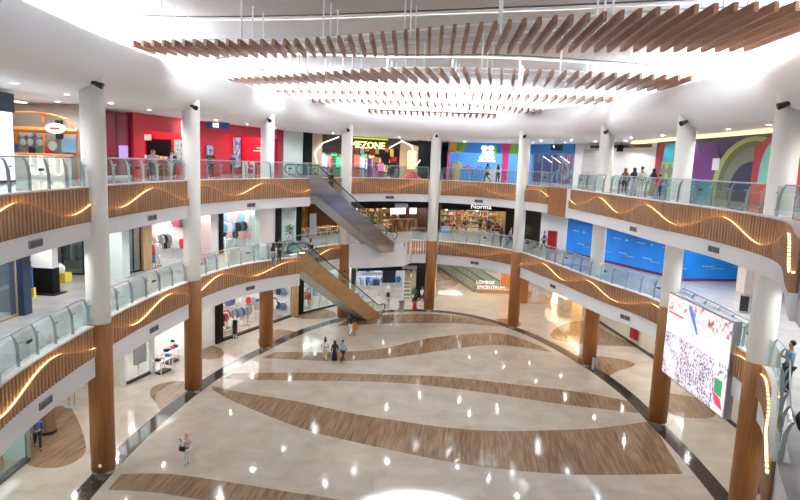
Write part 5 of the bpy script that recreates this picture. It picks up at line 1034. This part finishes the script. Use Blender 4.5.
a, b = c, w0(350, 300); F, rz, L = shop('the sportswear shop behind the escalator', a, b, Z, ZT, 6, brightw, e=420, light=(.9, .96, 1)); skirt(a, b, 0); frame_door(a, w0(338, 305), .15, ZT, 4, 'glazed front of the sportswear shop behind the escalator', brightw)
sidestock(F, L, 6, Z, rz, 'of the sportswear shop', ['sky', 'white', 'blue', 'green', 'grey'], (1.4, 2.6))
for i, (u, v, cs) in enumerate(((.9, 1.0, ['red', 'yellow', 'red']), (2.0, 1.6, ['blue', 'white', 'green', 'blue']), (3.2, 1.2, ['sky', 'white', 'grey']), (4.4, 1.5, ['denim', 'white', 'black']), (2.6, 3.6, ['white', 'sky', 'blue', 'white']))): rack(*F(u, v), Z, rz, ['left', 'second', 'middle', 'right', 'back'][i]+' in the sportswear shop', cs, 1.1, 1.7)
shelf(*F(L*.5, 5.5), Z, rz, 'back of the sportswear shop', L*.8, 2.6, 5, brightw, ('sky', 'white', 'blue', 'grey', 'green'), 14, seed=41)
# black headed shop below the steel escalator foot
a, b = Vector((-4.2, 60.3)), Vector((1.9, 62.2)); F, rz, L = shop('the black headed menswear shop', a, b, Z, ZT, 5, brightw, e=380, light=(.95, .97, 1)); pan('black_header', 'black slanted header of the menswear shop on the ground floor', 'shop fascia', a, b, 2.95, ZT, blackp, .4, .15)
wallstock(F, L, 5, Z, rz, 'of the black headed shop', ['sky', 'white', 'blue', 'denim', 'grey'], (1.4, 2.6))
pan('dark_poster', 'dark blue poster board in the black headed menswear shop', 'poster', F(3.0, 1.2), F(4.4, 1.2), 1.4, 2.9, navy, .06); tanp = F(L*.80, 0)
pan('tan_wall', 'tan side wall panel with white stag head, black headed shop', 'wall panel', F(4.95, -.1), F(6.2, -.1), 0, ZT-.5, P_('tan_panel', (.45, .36, .24), .5), .1); q = F(5.6, -.3); t = thing('stag_head', 'white stag head ornament on the tan wall panel', 'ornament', (*q, 2.3)); bm = B(); ball(bm, (*q, 2.4), .2, (.7, .8, 1.3)); obj('head', bm, brightw, t)
bm = B(); [tube(bm, [(q.x+s*.08, q.y, 2.6), (q.x+s*.3, q.y, 2.85), (q.x+s*.32, q.y, 3.1)], .03, 5) for s in (-1, 1)]; [tube(bm, [(q.x+s*.25, q.y, 2.78), (q.x+s*.12, q.y, 3.0)], .025, 5) for s in (-1, 1)]; obj('antlers', bm, brightw, t)
for i, (u, v, cs) in enumerate(((1.0, 1.6, ['white', 'sky', 'white', 'blue']), (2.2, 1.4, ['sky', 'blue', 'denim']), (4.0, 2.8, ['black', 'white', 'black']))): rack(*F(u, v), Z, rz, ['left', 'middle', 'right'][i]+' in the black headed menswear shop', cs, 1.1, 1.8)
t = thing('step_ladder_shelf', 'white ladder shelf with plant beside the tan wall panel', 'shelf', (*F(5.1, -.5), 0)); q = F(5.1, -.6); bm = B()
for s in (-.35, .35): tube(bm, [(q.x+s, q.y, 0), (q.x+s, q.y+.2, 1.9)], .03, 5)
for k in range(5): box(bm, (q.x, q.y+.04*k, .3+.38*k), (.75, .3, .03))
obj('frame', bm, brightw, t)
plant(*F(5.9, -.7), Z, 'small potted plant before the tan wall panel on the ground floor', 1.3)
pan('black_pillar', 'tall black panel right of the stag head', 'pillar', F(6.3, 0), F(7.3, .0), 0, ZT, blackp, .3)
pan('hanging_sign', 'grey blue hanging sign under the first gallery near the far middle column', 'sign', GY(402, 267, 57.6)[:2], GY(417, 268, 57.6)[:2], 3.75, 4.1, P_('sign_greyblue', (.35, .42, .5), .4), .1)
a, b = Vector((3.0, 62.2)), Vector((3.9, 63.2)); wall(a, Vector((5.0, 63.0)), Z, ZT, cream) if 0 else wall(Vector((2.9, 62.3)), Vector((3.9, 63.4)), Z, ZT, cream)
wall((3.9, 63.4), (4.2, 90), Z, ZT, cream)
# far passage with low lettered wall
wdk = woodfloor('passage_wood', .9)
bm = B(); prism(bm, [(4.3, 66), (6.6, 72), (4.6, 90), (4.3, 90)], .001, .004); struct('trim_40', bm, plainin)
a, b = Vector((8.6, 66.0)), Vector((14.6, 66.3))
t = thing('low_wall', 'low tan stone wall carrying white letters at the back of the ground floor', 'low wall', (11.5, 66.2, 0)); pan('wall_body', None, None, a, b, 0, .40, P_('tan_stone', (.50, .30, .18), .35), .5, parent=t)
for i, (s, zz, sz) in enumerate((('LOMBOK', 1.2, .52), ('EPICENTRUM', .64, .52))):
    o = text(s, (10.05 if i else 9.45, 65.7, zz+.02), sz, .05, em('letter_white', (.95, .97, 1), .2), 'standing_letters', ex=.03, xs=.98); tag(o, 'standing white letters reading %s on the low tan wall' % s, 'lettering')
for k, (x0, y0, x1, y1) in enumerate(((8.4, 66.3, 3.6+1.6, 82), (9.6, 67, 6.8, 82), (11.2, 67.2, 8.6, 82))):
    A, Bq = Vector((x0, y0)), Vector((x1, y1)); t = thing('parapet', 'glass and steel escalator parapet receding behind the low wall, %s' % ['left', 'middle', 'right'][k], 'parapet', (*((A+Bq)/2), 0)); pan('steel_base', None, None, A, Bq, 0, .35, grey, .3, parent=t); pan('glass_panel', None, None, A, Bq, .35, 1.1, frosted, .03, parent=t)
    bm = B(); tube(bm, [(A.x, A.y, 1.15), (Bq.x, Bq.y, 1.15)], .06, 6); obj('handrail', bm, rubber, t)
    bm = B(); n_ = 9; [tube(bm, [(*A.lerp(Bq, i/n_), 0), (*A.lerp(Bq, i/n_), 1.1)], .04, 5) for i in range(n_+1)]; obj('post', bm, steel, t)
F, rz, L = shop('the bright shops far behind the low wall', Vector((4.2, 84)), Vector((24, 84)), Z, ZT, 5, brightw, e=900, light=(.95, .98, 1))
wallstock(F, L, 5, Z, rz, 'of the bright far shops', ['sky', 'white', 'blue', 'black', 'grey'], (1.7,))
for k in range(6): rack(*F(1.5+k*2.6, 1.0+(k % 2)), Z, rz, 'far behind the low wall, %s from left' % ['first', 'second', 'third', 'fourth', 'fifth', 'sixth'][k], [['black', 'blue', 'white', 'denim'], ['sky', 'black', 'grey'], ['white', 'blue', 'black'], ['denim', 'black', 'sky'], ['grey', 'blue', 'white'], ['black', 'white', 'blue']][k], 1.8, 1.9, True)
frame_door(Vector((4.4, 83.5)), Vector((20, 83.5)), 0, ZT, 8, 'long glazed shop front at the very back of the ground floor', grey)
tag(obj('wood_pillar', bx((12.7, 61.9, ZT/2), (1.0, .8, ZT), .1), wood), 'square oak clad pillar right of the white standing letters', 'pillar')
pan('orange_wall', 'orange wood panel behind the white letters', 'wall panel', (11.8, 70), (14.2, 70), 0, ZT, noise_mat('orange_wood', [(.3, (.55, .22, .06)), (.7, (.68, .30, .10))], (2, 2, .4), 2, 3, .4), .2)
# lit display right side ground floor
for k in range(4):
    pass
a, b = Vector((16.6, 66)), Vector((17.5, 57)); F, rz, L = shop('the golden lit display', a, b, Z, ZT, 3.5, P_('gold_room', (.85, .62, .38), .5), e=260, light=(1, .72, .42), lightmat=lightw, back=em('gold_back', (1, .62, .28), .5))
for k, u in enumerate((2.0, 5.5)):
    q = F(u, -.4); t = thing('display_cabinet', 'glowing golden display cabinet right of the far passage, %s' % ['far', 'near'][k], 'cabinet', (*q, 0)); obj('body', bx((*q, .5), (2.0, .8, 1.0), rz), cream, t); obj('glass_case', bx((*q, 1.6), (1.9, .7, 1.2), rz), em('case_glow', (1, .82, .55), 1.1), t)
    bm = B(); [box(bm, (*q, 1.2+.35*i), (1.95, .74, .03), rz) for i in range(4)]; obj('shelf', bm, brightw, t)
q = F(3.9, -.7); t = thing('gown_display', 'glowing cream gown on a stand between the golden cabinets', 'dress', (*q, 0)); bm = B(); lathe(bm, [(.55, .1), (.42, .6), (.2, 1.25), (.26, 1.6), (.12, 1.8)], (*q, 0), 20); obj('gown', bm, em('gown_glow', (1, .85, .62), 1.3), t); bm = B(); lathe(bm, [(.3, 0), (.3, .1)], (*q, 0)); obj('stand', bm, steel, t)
# right wall ground floor
wall(Vector((17.5, 57)), Vector((18.5, 55)), Z, ZT, cream); a, b, c2, d2 = Vector((18.5, 55)), Vector((19.0, 48.5)), Vector((19.3, 44)), Vector((18.8, 28)); wall(a, b, Z, ZT, cream); wall(b, Vector((19.25, 45.2)), Z, ZT, cream); skirt(a, b, 0); skirt(b, c2, 0); skirt(c2, d2, 0); pan('black_strip', 'black upper strip on the right cream wall, ground floor', 'wall panel', Vector((18.4, 52)), Vector((18.85, 47)), ZT-1.1, ZT-.1, blackp, .08)
q0, q1 = Vector((18.75, 47.9)), Vector((18.85, 47.0)); t = thing('hydrant_cabinet', 'red wall cabinet low on the right cream wall of the ground floor', 'hydrant cabinet', (*q0, 0)); pan('cabinet', None, None, q0, q1, .6, 2.6, P_('hydrant_red', (.65, .01, .015), .35), .2, parent=t); pan('door', None, None, q0.lerp(q1, .15), q0.lerp(q1, .85), .8, 2.4, P_('hydrant_red2', (.5, .01, .015), .3), .03, .11, t)
F, rz, L = shop('the accessories shop left of the big screen', Vector((19.25, 45.2)), Vector((19.1, 38.5)), Z, ZT, 4, cream, e=260)
for i in range(3): shelf(*F(1.0+i*1.8, .8), Z, rz, 'accessories shop left of the big screen, %s' % ['far', 'middle', 'near'][i], 1.4, 1.2 if i else 2.2, 3, brightw, ('black', 'white', 'grey', 'brown'), 6, seed=50+i)
wall(Vector((19.1, 38.5)), d2, Z, ZT, cream)
for p_, lab in (((590.5, 366), 'steel litter bin at the foot of the seventh column'), ):
    x, y = G(594, 370); t = thing('litter_bin', lab, 'bin', (x, y, 0)); bm = B(); lathe(bm, [(.2, .02), (.2, .95)], (x, y, 0), 20); obj('body', bm, steel, t); bm = B(); lathe(bm, [(.24, 0), (.24, .04)], (x, y, 0), 20); obj('base_ring', bm, black, t)
x, y = G(401, 312); x -= .0; t = thing('litter_bin', 'steel litter bin at the foot of the bronze escalator', 'bin', (x, y, 0)); bm = B(); lathe(bm, [(.25, .02), (.25, 1.0)], (x, y, 0), 20); obj('body', bm, steel, t); bm = B(); lathe(bm, [(.27, 1.0), (.27, 1.05)], (x, y, 0), 20); obj('lid', bm, black, t)
x, y = G(352, 312); t = thing('standing_board', 'blue and white leaning board under the bronze escalator', 'sign', (x, y, 0)); obj('board', bx((x+.3, y+.5, .95), (1.4, .08, 1.5), .3, rx=-.25), noise_mat('blue_print', [(.4, (.1, .3, .6)), (.6, (.75, .82, .9))], (2, 2, 2), 2, 1, .5), t); bm = B(); tube(bm, [(x, y+.9, 0), (x+.2, y+.5, 1.6)], .03, 5); obj('leg', bm, steel, t)
x, y = G(407, 306); bm = B(); tube(bm, [(x-1.8, y, 1.0), (x+.6, y, 1.0)], .03, 6); [tube(bm, [(x+s, y, 0), (x+s, y, 1.0)], .03, 6) for s in (-1.8, .6)]; tag(obj('crowd_barrier', bm, steel), 'steel barrier rail left of the woman in red trousers', 'barrier')
# right edge: escalator end near the camera on the first gallery
t = thing('escalator_end', 'black rubber handrail loop and steel side of an escalator at the right edge', 'escalator', (10.6, 13.6, Z1)); bm = B()
pp = [(10.7, 15.2, Z1+.35), (10.62, 15.45, Z1+.55), (10.55, 15.5, Z1+.8), (10.5, 15.3, Z1+1.0), (10.3, 14.6, Z1+1.02), (9.6, 12.0, Z1+.6)]; pp = [(x+.1, y, z) for x, y, z in pp]; tube(bm, pp, .06, 8); obj('handrail', bm, rubber, t, smooth=True)
bm = B(); prism(bm, [(10.7, 15.1), (10.8, 15.1), (9.6, 10.5), (9.5, 10.5)], Z1-.6, Z1+.35); obj('steel_side', bm, steel, t)
# ==================================================================== PEOPLE
def skin_mesh(verts, edges, radii, sub=1, root=0):
    me = bpy.data.meshes.new('s'); me.from_pydata(verts, edges, []); o = bpy.data.objects.new('s', me); C.objects.link(o)
    md = o.modifiers.new('skin', 'SKIN'); md.use_smooth_shade = True
    if not me.skin_vertices: 
        bm = bmesh.new(); bm.from_mesh(me); bm.verts.layers.skin.verify(); bm.to_mesh(me); bm.free()
    for i, r in enumerate(radii):
        sv = me.skin_vertices[0].data[i]; sv.radius = r if isinstance(r, tuple) else (r, r); sv.use_root = (i == root)
    sb = o.modifiers.new('sub', 'SUBSURF'); sb.levels = sub; sb.render_levels = sub
    dg = bpy.context.evaluated_depsgraph_get(); dg.update(); out = bpy.data.meshes.new_from_object(o.evaluated_get(dg)); bpy.data.objects.remove(o)
    out.materials.clear()
    for p in out.polygons: p.use_smooth = True
    return out
skins = [(.42, .24, .15), (.50, .30, .20), (.34, .19, .12)]
def person(x, y, z, face, label, top='white', legs='black', hair='black', pose='stand', hgt=1.62, hijab=None, skirt=None, seed=0, bag=None, phone=False, group=None):
    """face: direction (radians, 0 = +x) the person looks towards; local -y is the front"""
    k = hgt/1.72; rz = face+PI/2
    t = thing('person', label, 'person', (x, y, z), rz, group)
    V = []; E = []; Rr = []
    def v(p, r): V.append((p[0]*k, p[1]*k, p[2]*k)); Rr.append(tuple(q*k for q in r) if isinstance(r, tuple) else r*k); return len(V)-1
    def ch(i0, pts):
        idx = []
        for p, r in pts: j = v(p, r); E.append((i0, j)); i0 = j; idx.append(j)
        return idx
    walk = .20 if pose in ('walk', 'ride') else .0
    pel = v((0, 0, .94), (.15, .11)); tor = ch(pel, [((0, 0, 1.12), (.135, .10)), ((0, .0, 1.30), (.155, .105)), ((0, .01, 1.42), (.09, .07)), ((0, 0, 1.50), .055)])
    hd = ch(tor[-1], [((0, -.01, 1.58), (.072, .082)), ((0, -.01, 1.67), (.076, .092)), ((0, 0, 1.73), (.045, .055))]); ch(hd[0], [((0, -.105, 1.605), (.012, .014))])
    L = {}
    for s in (-1, 1):
        st = walk*s; kb = .06 if walk else 0
        a = ch(pel, [((.09*s, 0, .86), .095), ((.095*s, -.02-st*.7-kb, .49), .060), ((.10*s, .02-st*1.3+(.12 if st < 0 else 0), .10 if st >= 0 else .14), .040), ((.10*s, -.10-st*1.3+(.10 if st < 0 else 0), .045 if st >= 0 else .06), (.045, .032))])
        L['leg%d' % s] = a
        if pose == 'phone' or (pose == 'rail' ): ap = [((.20*s, .0, 1.40), .055), ((.235*s, -.02, 1.14), .040), ((.10*s, -.27, 1.22), .028)]; hdv = Vector((-.06*s, -.05, .05))
        elif pose == 'bag' and s == 1: ap = [((.20*s, .0, 1.40), .055), ((.26*s, .02, 1.14), .040), ((.20*s, -.2, 1.10), .028)]; hdv = Vector((-.03*s, -.08, 0))
        else: ap = [((.20*s, .0, 1.40), .055), ((.25*s, .03+st*.4, 1.13), .040), ((.25*s, -.05+st*1.0, .90), .028)]; hdv = Vector((0, -.02, -.09))
        a = ch(tor[1], ap); L['arm%d' % s] = a
        w = Vector(ap[-1][0]); palm = ch(a[-1], [(w+hdv*.7, (.036, .018))])[0]; lat = Vector((0, 1, 0)) if abs(hdv.z) > .06 else Vector((s, 0, 0))
        if abs(hdv.z) > .06: lat = Vector((0, -1, 0))
        for f, (o, ln) in enumerate(((-.024, .062), (-.008, .078), (.008, .085), (.024, .072))):
            b0 = w+hdv*.95+lat*o; ch(palm, [(b0, .0095), (b0+hdv.normalized()*ln*.6+Vector((-.010*s, -.004, 0)), .0088), (b0+hdv.normalized()*ln+Vector((-.022*s, -.008, 0)), .0075)])
        b0 = w+hdv*.45+lat*(.036); ch(palm, [(b0, .011), (b0+hdv.normalized()*.045+lat*.012, .0095)])
    me = skin_mesh(V, E, Rr); body = link('body', me, P_('skin_%d' % (seed % 3), skins[seed % 3], .55), t, world=False)
    def part_from(ids, name, m, grow, cutdown=None):
        ids = list(ids); mp = {i: n for n, i in enumerate(ids)}; vv = [Vector(V[i]) for i in ids]
        ee = [(mp[a], mp[b]) for a, b in E if a in mp and b in mp]; rr = [tuple((q+grow) for q in (Rr[i] if isinstance(Rr[i], tuple) else (Rr[i], Rr[i]))) for i in ids]
        return link(name, skin_mesh([tuple(p) for p in vv], ee, rr), m, t, world=False)
    armn = 3 if (seed % 2 or hijab) else 2
    part_from([pel]+tor[:3]+L['arm1'][:armn]+L['arm-1'][:armn], 'shirt', cm(top), .016*k)
    if legs: part_from([pel]+L['leg1'][:3]+L['leg-1'][:3], 'trousers', cm(legs), .014*k)
    for s in (-1, 1):
        f = Vector(V[L['leg%d' % s][3]]); a = Vector(V[L['leg%d' % s][2]]); bm = B(); ball(bm, (f.x, (f.y+a.y)/2-.01, f.z-.0), .062*k, (.75, 1.9, .72)); obj('shoe', bm, cm('white' if seed % 3 == 0 else 'black'), t, world=False, smooth=True)
    if skirt:
        bm = B(); lathe(bm, [(.20*k, .14*k), (.25*k, .16*k), (.19*k, .6*k), (.155*k, .95*k), (.14*k, 1.06*k)], (0, 0, 0), 16); obj('skirt', bm, cm(skirt), t, world=False, smooth=True)
    bm = B()
    if hijab:
        ball(bm, (0, .012*k, 1.655*k), .122*k, (.92, 1.0, 1.08)); lathe(bm, [(.235*k, 1.22*k), (.20*k, 1.38*k), (.12*k, 1.5*k), (.09*k, 1.6*k)], (0, .015*k, 0), 14); me = finish(bm, True)
        for vert in me.vertices:
            if vert.co.y < -.085*k and vert.co.z > 1.56*k: vert.co.y = -.085*k
        link('headscarf', me, cm(hijab), t, world=False)
    else:
        ball(bm, (0, .02*k, 1.685*k), .104*k, (.86, 1.0, 1.0)); 
        if hair == 'long': ball(bm, (0, .065*k, 1.52*k), .10*k, (.9, .55, 1.9))
        me = finish(bm, True)
        for vert in me.vertices:
            if vert.co.y < -.06*k and vert.co.z < 1.71*k: vert.co.y = -.05*k
        link('hair', me, P_('hair_black', (.012, .009, .008), .45), t, world=False)
    for s in (-1, 1):
        bm = B(); ball(bm, (.032*s*k, -.096*k, 1.645*k), .010*k, seg=6); obj('eye', bm, black, t, world=False)
    obj('mouth', bx((0, -.092*k, 1.575*k), (.04*k, .012*k, .008*k)), P_('lips', (.35, .10, .09), .5), t, world=False)
    if bag:
        bm = B(); bz = .98*k; box(bm, (.24*k, -.10*k, bz), (.12*k, .32*k, .24*k)); bmesh.ops.bevel(bm, geom=bm.edges[:], offset=.03, segments=2, affect='EDGES'); bo = obj('handbag', bm, cm(bag), t, world=False)
        bm = B(); tube(bm, [(.24*k, -.2*k, bz+.1*k), (.21*k, -.16*k, 1.25*k), (.17*k, 0, 1.46*k), (.2*k, .06*k, 1.25*k), (.24*k, .02*k, bz+.1*k)], .010, 5); o = link('bag_strap', finish(bm), cm(bag), bo, world=False)
    if phone:
        o = obj('phone', bx((0, -.36*k, 1.28*k), (.075, .012, .15), rx=.5), black); o.matrix_world = Matrix.Translation((x, y, z)) @ Matrix.Rotation(rz, 4, 'Z')
        tag(o, ('black phone held by the one in pink headscarf' if hijab else 'black phone held by the one in black at the upper rail'), 'phone')
    return t
def pg(px, py, z, *a, **k): x, y = G(px, py, z); return person(x, y, z, *a, **k)
U, Dn, Lf, Rt = PI/2, -PI/2, PI, 0       # away, towards the camera, to the left, to the right
pg(187, 466, 0, Lf-.3, 'person in pink headscarf and white clothes with black bag, alone on the floor', 'white', 'white', hijab='pink', pose='phone', hgt=1.55, bag='black', phone=True, seed=3)
pg(38, 449, 0, Dn+.6, 'person in navy shirt and dark trousers, half hidden under the left fascia', 'blue', 'black', pose='walk', seed=1)
pg(325, 360, 0, U, 'person with long dark hair in a long white outfit, left of three walkers', 'white', 'beige', hair='long', hgt=1.62, pose='walk', seed=2)
pg(334.5, 361.5, 0, U+.2, 'person in a long black dress, middle of three walkers', 'black', None, skirt='black', hijab='black', hgt=1.45, seed=4)
pg(342.5, 361.5, 0, U-.5, 'person in bright blue shirt and dark trousers, right of three walkers', 'sky', 'black', hgt=1.5, pose='walk', seed=1)
pg(350.5, 335, 0, U-.3, 'person in dark long coat with white bag beside a child in orange', 'black', 'white', hair='long', hgt=1.65, pose='walk', seed=5)
pg(354.5, 335.5, 0, U-.5, 'child in orange shirt near the bronze escalator foot', 'orange', 'orange', hgt=1.2, pose='walk', seed=1)
pg(414.5, 310.5, 0, U, 'person in black top and bright red trousers by the far middle column', 'black', 'red', hgt=1.5, skirt='red', hijab='black', seed=2)
pg(421.5, 303, 0, Dn+.8, 'person in white and black top behind the one in red trousers', 'white', 'black', hgt=1.6, pose='walk', hair='long', seed=3)
# first gallery
def on_edge(px, z, edge, back, py=250):
    e = resample(edge, .2); ns = normals(e); r = ray(px, py); k = r.x/r.y
    c = [(abs((p-n*back).x/(p-n*back).y-k), p-n*back) for p, n in zip(e, ns) if p.y > 14]; return min(c, key=lambda q: q[0])[1]
pg(273.5, 268, Z1, U-.5, 'person in white shirt with dark headscarf near the top of the bronze escalator', 'white', 'grey', hijab='black', hgt=1.6, seed=0)
pg(279, 262, Z1, U-.4, 'person in black beside the white shirted one near the bronze escalator', 'black', 'black', hgt=1.6, seed=2)
def rider(A, d, s, w, zf, *a, **k): A = Vector(A); d = Vector(d).normalized(); lf = Vector((-d.y, d.x)); q = A+d*s+lf*w; return person(q.x, q.y, zf, *a, **k)
rider((-7.25, 44.2), (.505, .863), 1.9, .55, Z1-.62, math.atan2(.863, .505), 'person in black riding down the top of the bronze escalator', 'black', 'grey', hgt=1.6, seed=4)
rider((-7.25, 44.2), (.505, .863), 3.1, .95, Z1-1.32, math.atan2(.863, .505), 'person in grey on the bronze escalator, second from the top', 'grey', 'black', hgt=1.6, seed=1)
rider((-7.25, 44.2), (.505, .863), 6.7, .8, Z1-3.62, math.atan2(.863, .505), 'person in dark clothes halfway down the bronze escalator', 'brown', 'black', hgt=1.6, seed=2)
rider((-6.9, 46.25), (.634, .773), 2.9, .8, Z2-1.18, math.atan2(.773, .634), 'person in black with grey bag at the top of the steel escalator', 'black', 'black', hgt=1.75, seed=2, bag='grey')
for i, (px, py, fc, lb, tp, lg, ps, hj) in enumerate(((442, 231, Dn, 'person in white and dark at the left entrance of the goods shop', 'white', 'black', 'stand', None), (465, 234.5, Dn, 'person in dark shirt standing in front of the goods shop, left', 'black', 'grey', 'phone', None), (480, 231, U, 'person in dark navy inside the goods shop entrance, middle', 'black', 'black', 'stand', None), (488, 233, U, 'person in navy shirt at the goods shop entrance', 'blue', 'black', 'walk', None), (500.5, 246, Lf, 'person in black leaning near the far rail left of the sixth column', 'black', 'black', 'stand', 'black'), (510, 245.5, Rt, 'person in dark grey walking along the far rail beside the sixth column', 'grey', 'black', 'walk', None), (505, 232, Dn, 'person in lilac headscarf inside the goods shop, right', 'lilac', 'beige', 'stand', 'lilac'), (543.5, 250, Lf, 'person in navy beside the red hydrant cabinet', 'blue', 'black', 'walk', None))):
    pg(px, py, Z1, fc, lb, tp, lg, pose=ps, hijab=hj, hgt=1.62, seed=i)
q = G(786, 392, Z1); person(q[0], q[1], Z1, PI*.95, 'person in light blue T-shirt and black shorts at the right railing', 'sky', 'black', pose='rail', hgt=1.72, seed=2)
person(16.9, 26.0, Z1, U, 'x', 'black', 'red') if 0 else None
# upper gallery
for i, (px, off, fc, lb, tp, lg, ps, hj, h, sk) in enumerate(((210.5, 1.0, Dn+.2, 'person in black reading a phone at the rail right of the second column', 'black', 'black', 'phone', None, 1.75, None), (486, 1.6, Lf, 'person in pink and black walking past the toy shop', 'pink', 'black', 'walk', 'black', 1.62, None), (496.5, 3.2, Dn, 'person in dark shirt standing at the toy shop counter', 'white', 'black', 'stand', 'black', 1.6, None), (390, 2.2, Dn, 'person in black standing before the game arcade, left', 'black', 'black', 'stand', None, 1.7, None), (395, 2.4, Dn, 'person in dark clothes before the game arcade, right', 'black', 'grey', 'stand', 'black', 1.55, None), (378.5, 4.4, U, 'person in black further back among the arcade machines', 'black', 'black', 'stand', None, 1.65, None), (625, 1.25, U, 'person in grey headscarf, leftmost of the five at the rail', 'grey', 'black', 'stand', 'brown', 1.58, None), (634, 1.3, U, 'person in black headscarf and lilac skirt, second of the five', 'black', None, 'stand', 'black', 1.62, 'lilac'), (641.5, 1.5, U, 'person in white shirt and beige trousers, middle of the five', 'white', 'beige', 'stand', None, 1.7, None), (653.5, 1.4, U, 'person in grey dress and black headscarf, fourth of the five', 'grey', None, 'stand', 'black', 1.6, 'beige'), (659, 1.4, U, 'child in red and dark clothes, rightmost of the five', 'red', 'black', 'stand', None, 1.3, None))):
    p = on_edge(px, Z2, edge2, off, 180); person(p.x, p.y, Z2, fc, lb, tp, lg, pose=ps, hijab=hj, hgt=h, seed=i, skirt=sk, phone=(i == 0))
for i, (px, dx, lb, tp) in enumerate(((147, 1.0, 'person in grey at the left side of the red food shop', 'grey'), (154, 1.8, 'person in beige in the red food shop, second from left', 'beige'), (163.5, .5, 'person in white and sky blue before the red food shop', 'sky'), (172, 1.6, 'person in black in the red food shop, right', 'black'))):
    p = at(px, 160, W2)+Vector((.9, -.4))*(.9-dx*.5); person(p.x, p.y, Z2, Dn+i, lb, tp, 'black' if i != 2 else 'white', hgt=1.6, seed=i+3)
p = at(236, 160, W2); person(p.x-.6, p.y+1.2, Z2, Dn, 'person in blue behind the counter of the red snack shop', 'blue', 'black', hgt=1.65, seed=1)
# mannequins
def mannequin(x, y, z, face, label, top, legs):
    t = thing('mannequin', label, 'mannequin', (x, y, z), face+PI/2); V = [(0, 0, .94), (0, 0, 1.15), (0, 0, 1.34), (0, 0, 1.48), (0, 0, 1.6), (0, 0, 1.72)]; E = [(0, 1), (1, 2), (2, 3), (3, 4), (4, 5)]; Rr = [(.13, .10), (.10, .08), (.15, .09), .045, (.07, .08), (.04, .05)]
    for s in (-1, 1):
        n = len(V); V += [(.19*s, 0, 1.42), (.24*s, 0, 1.14), (.25*s, -.06, .86), (.09*s, 0, .86), (.09*s, 0, .48), (.09*s, .02, .1), (.09*s, -.08, .06)]; E += [(2, n), (n, n+1), (n+1, n+2), (0, n+3), (n+3, n+4), (n+4, n+5), (n+5, n+6)]; Rr += [.05, .04, .028, .09, .058, .04, (.04, .03)]
    link('body', skin_mesh(V, E, [r if isinstance(r, tuple) else (r, r) for r in Rr]), brightw, t, world=False)
    bm = B(); lathe(bm, [(.19, .82), (.16, 1.1), (.20, 1.38), (.10, 1.47)], seg=14); obj('top', bm, cm(top), t, world=False, smooth=True)
    if legs: bm = B(); lathe(bm, [(.2, .35), (.17, .84)], seg=14); obj('skirt', bm, cm(legs), t, world=False, smooth=True)
    bm = B(); lathe(bm, [(.25, 0), (.25, .03)], seg=18); obj('stand', bm, steel, t, world=False)
for px, py, z, lb, tp, lg in ((152.5, 268, Z1, 'mannequin in a red top at the front of the open fashion shop', 'red', 'denim'), (158, 266, Z1, 'mannequin in white at the front of the open fashion shop', 'white', None), (202.5, 253, Z1, 'white mannequin in the red display window', 'white', 'sky'), (235, 338, 0, 'mannequin in black at the ground floor clothes shop entrance', 'black', 'black'), (287, 308, 0, 'mannequin in grey behind the oak column in the ground floor clothes shop', 'grey', 'denim'), (309, 308, 0, 'mannequin in red and yellow in the sportswear shop', 'red', 'yellow'), (388, 300, 0, 'mannequin in white and black in the black headed shop', 'white', 'black')):
    x, y = G(px, py, z); mannequin(x, y, z, Dn, lb, tp, lg)
# ------------------------------------------------------------------ render look
S.view_settings.view_transform = 'Standard'; S.view_settings.look = 'None'; S.view_settings.gamma = 1; S.view_settings.exposure = EXPO
S.cycles.use_denoising = True
try: S.cycles.denoiser = 'OPENIMAGEDENOISE'
except Exception: pass
S.cycles.max_bounces = 6; S.cycles.diffuse_bounces = 3; S.cycles.glossy_bounces = 3; S.cycles.transparent_max_bounces = 14; S.cycles.transmission_bounces = 4
S.cycles.sample_clamp_indirect = 6; S.cycles.use_light_tree = True; S.cycles.caustics_reflective = False; S.cycles.caustics_refractive = False
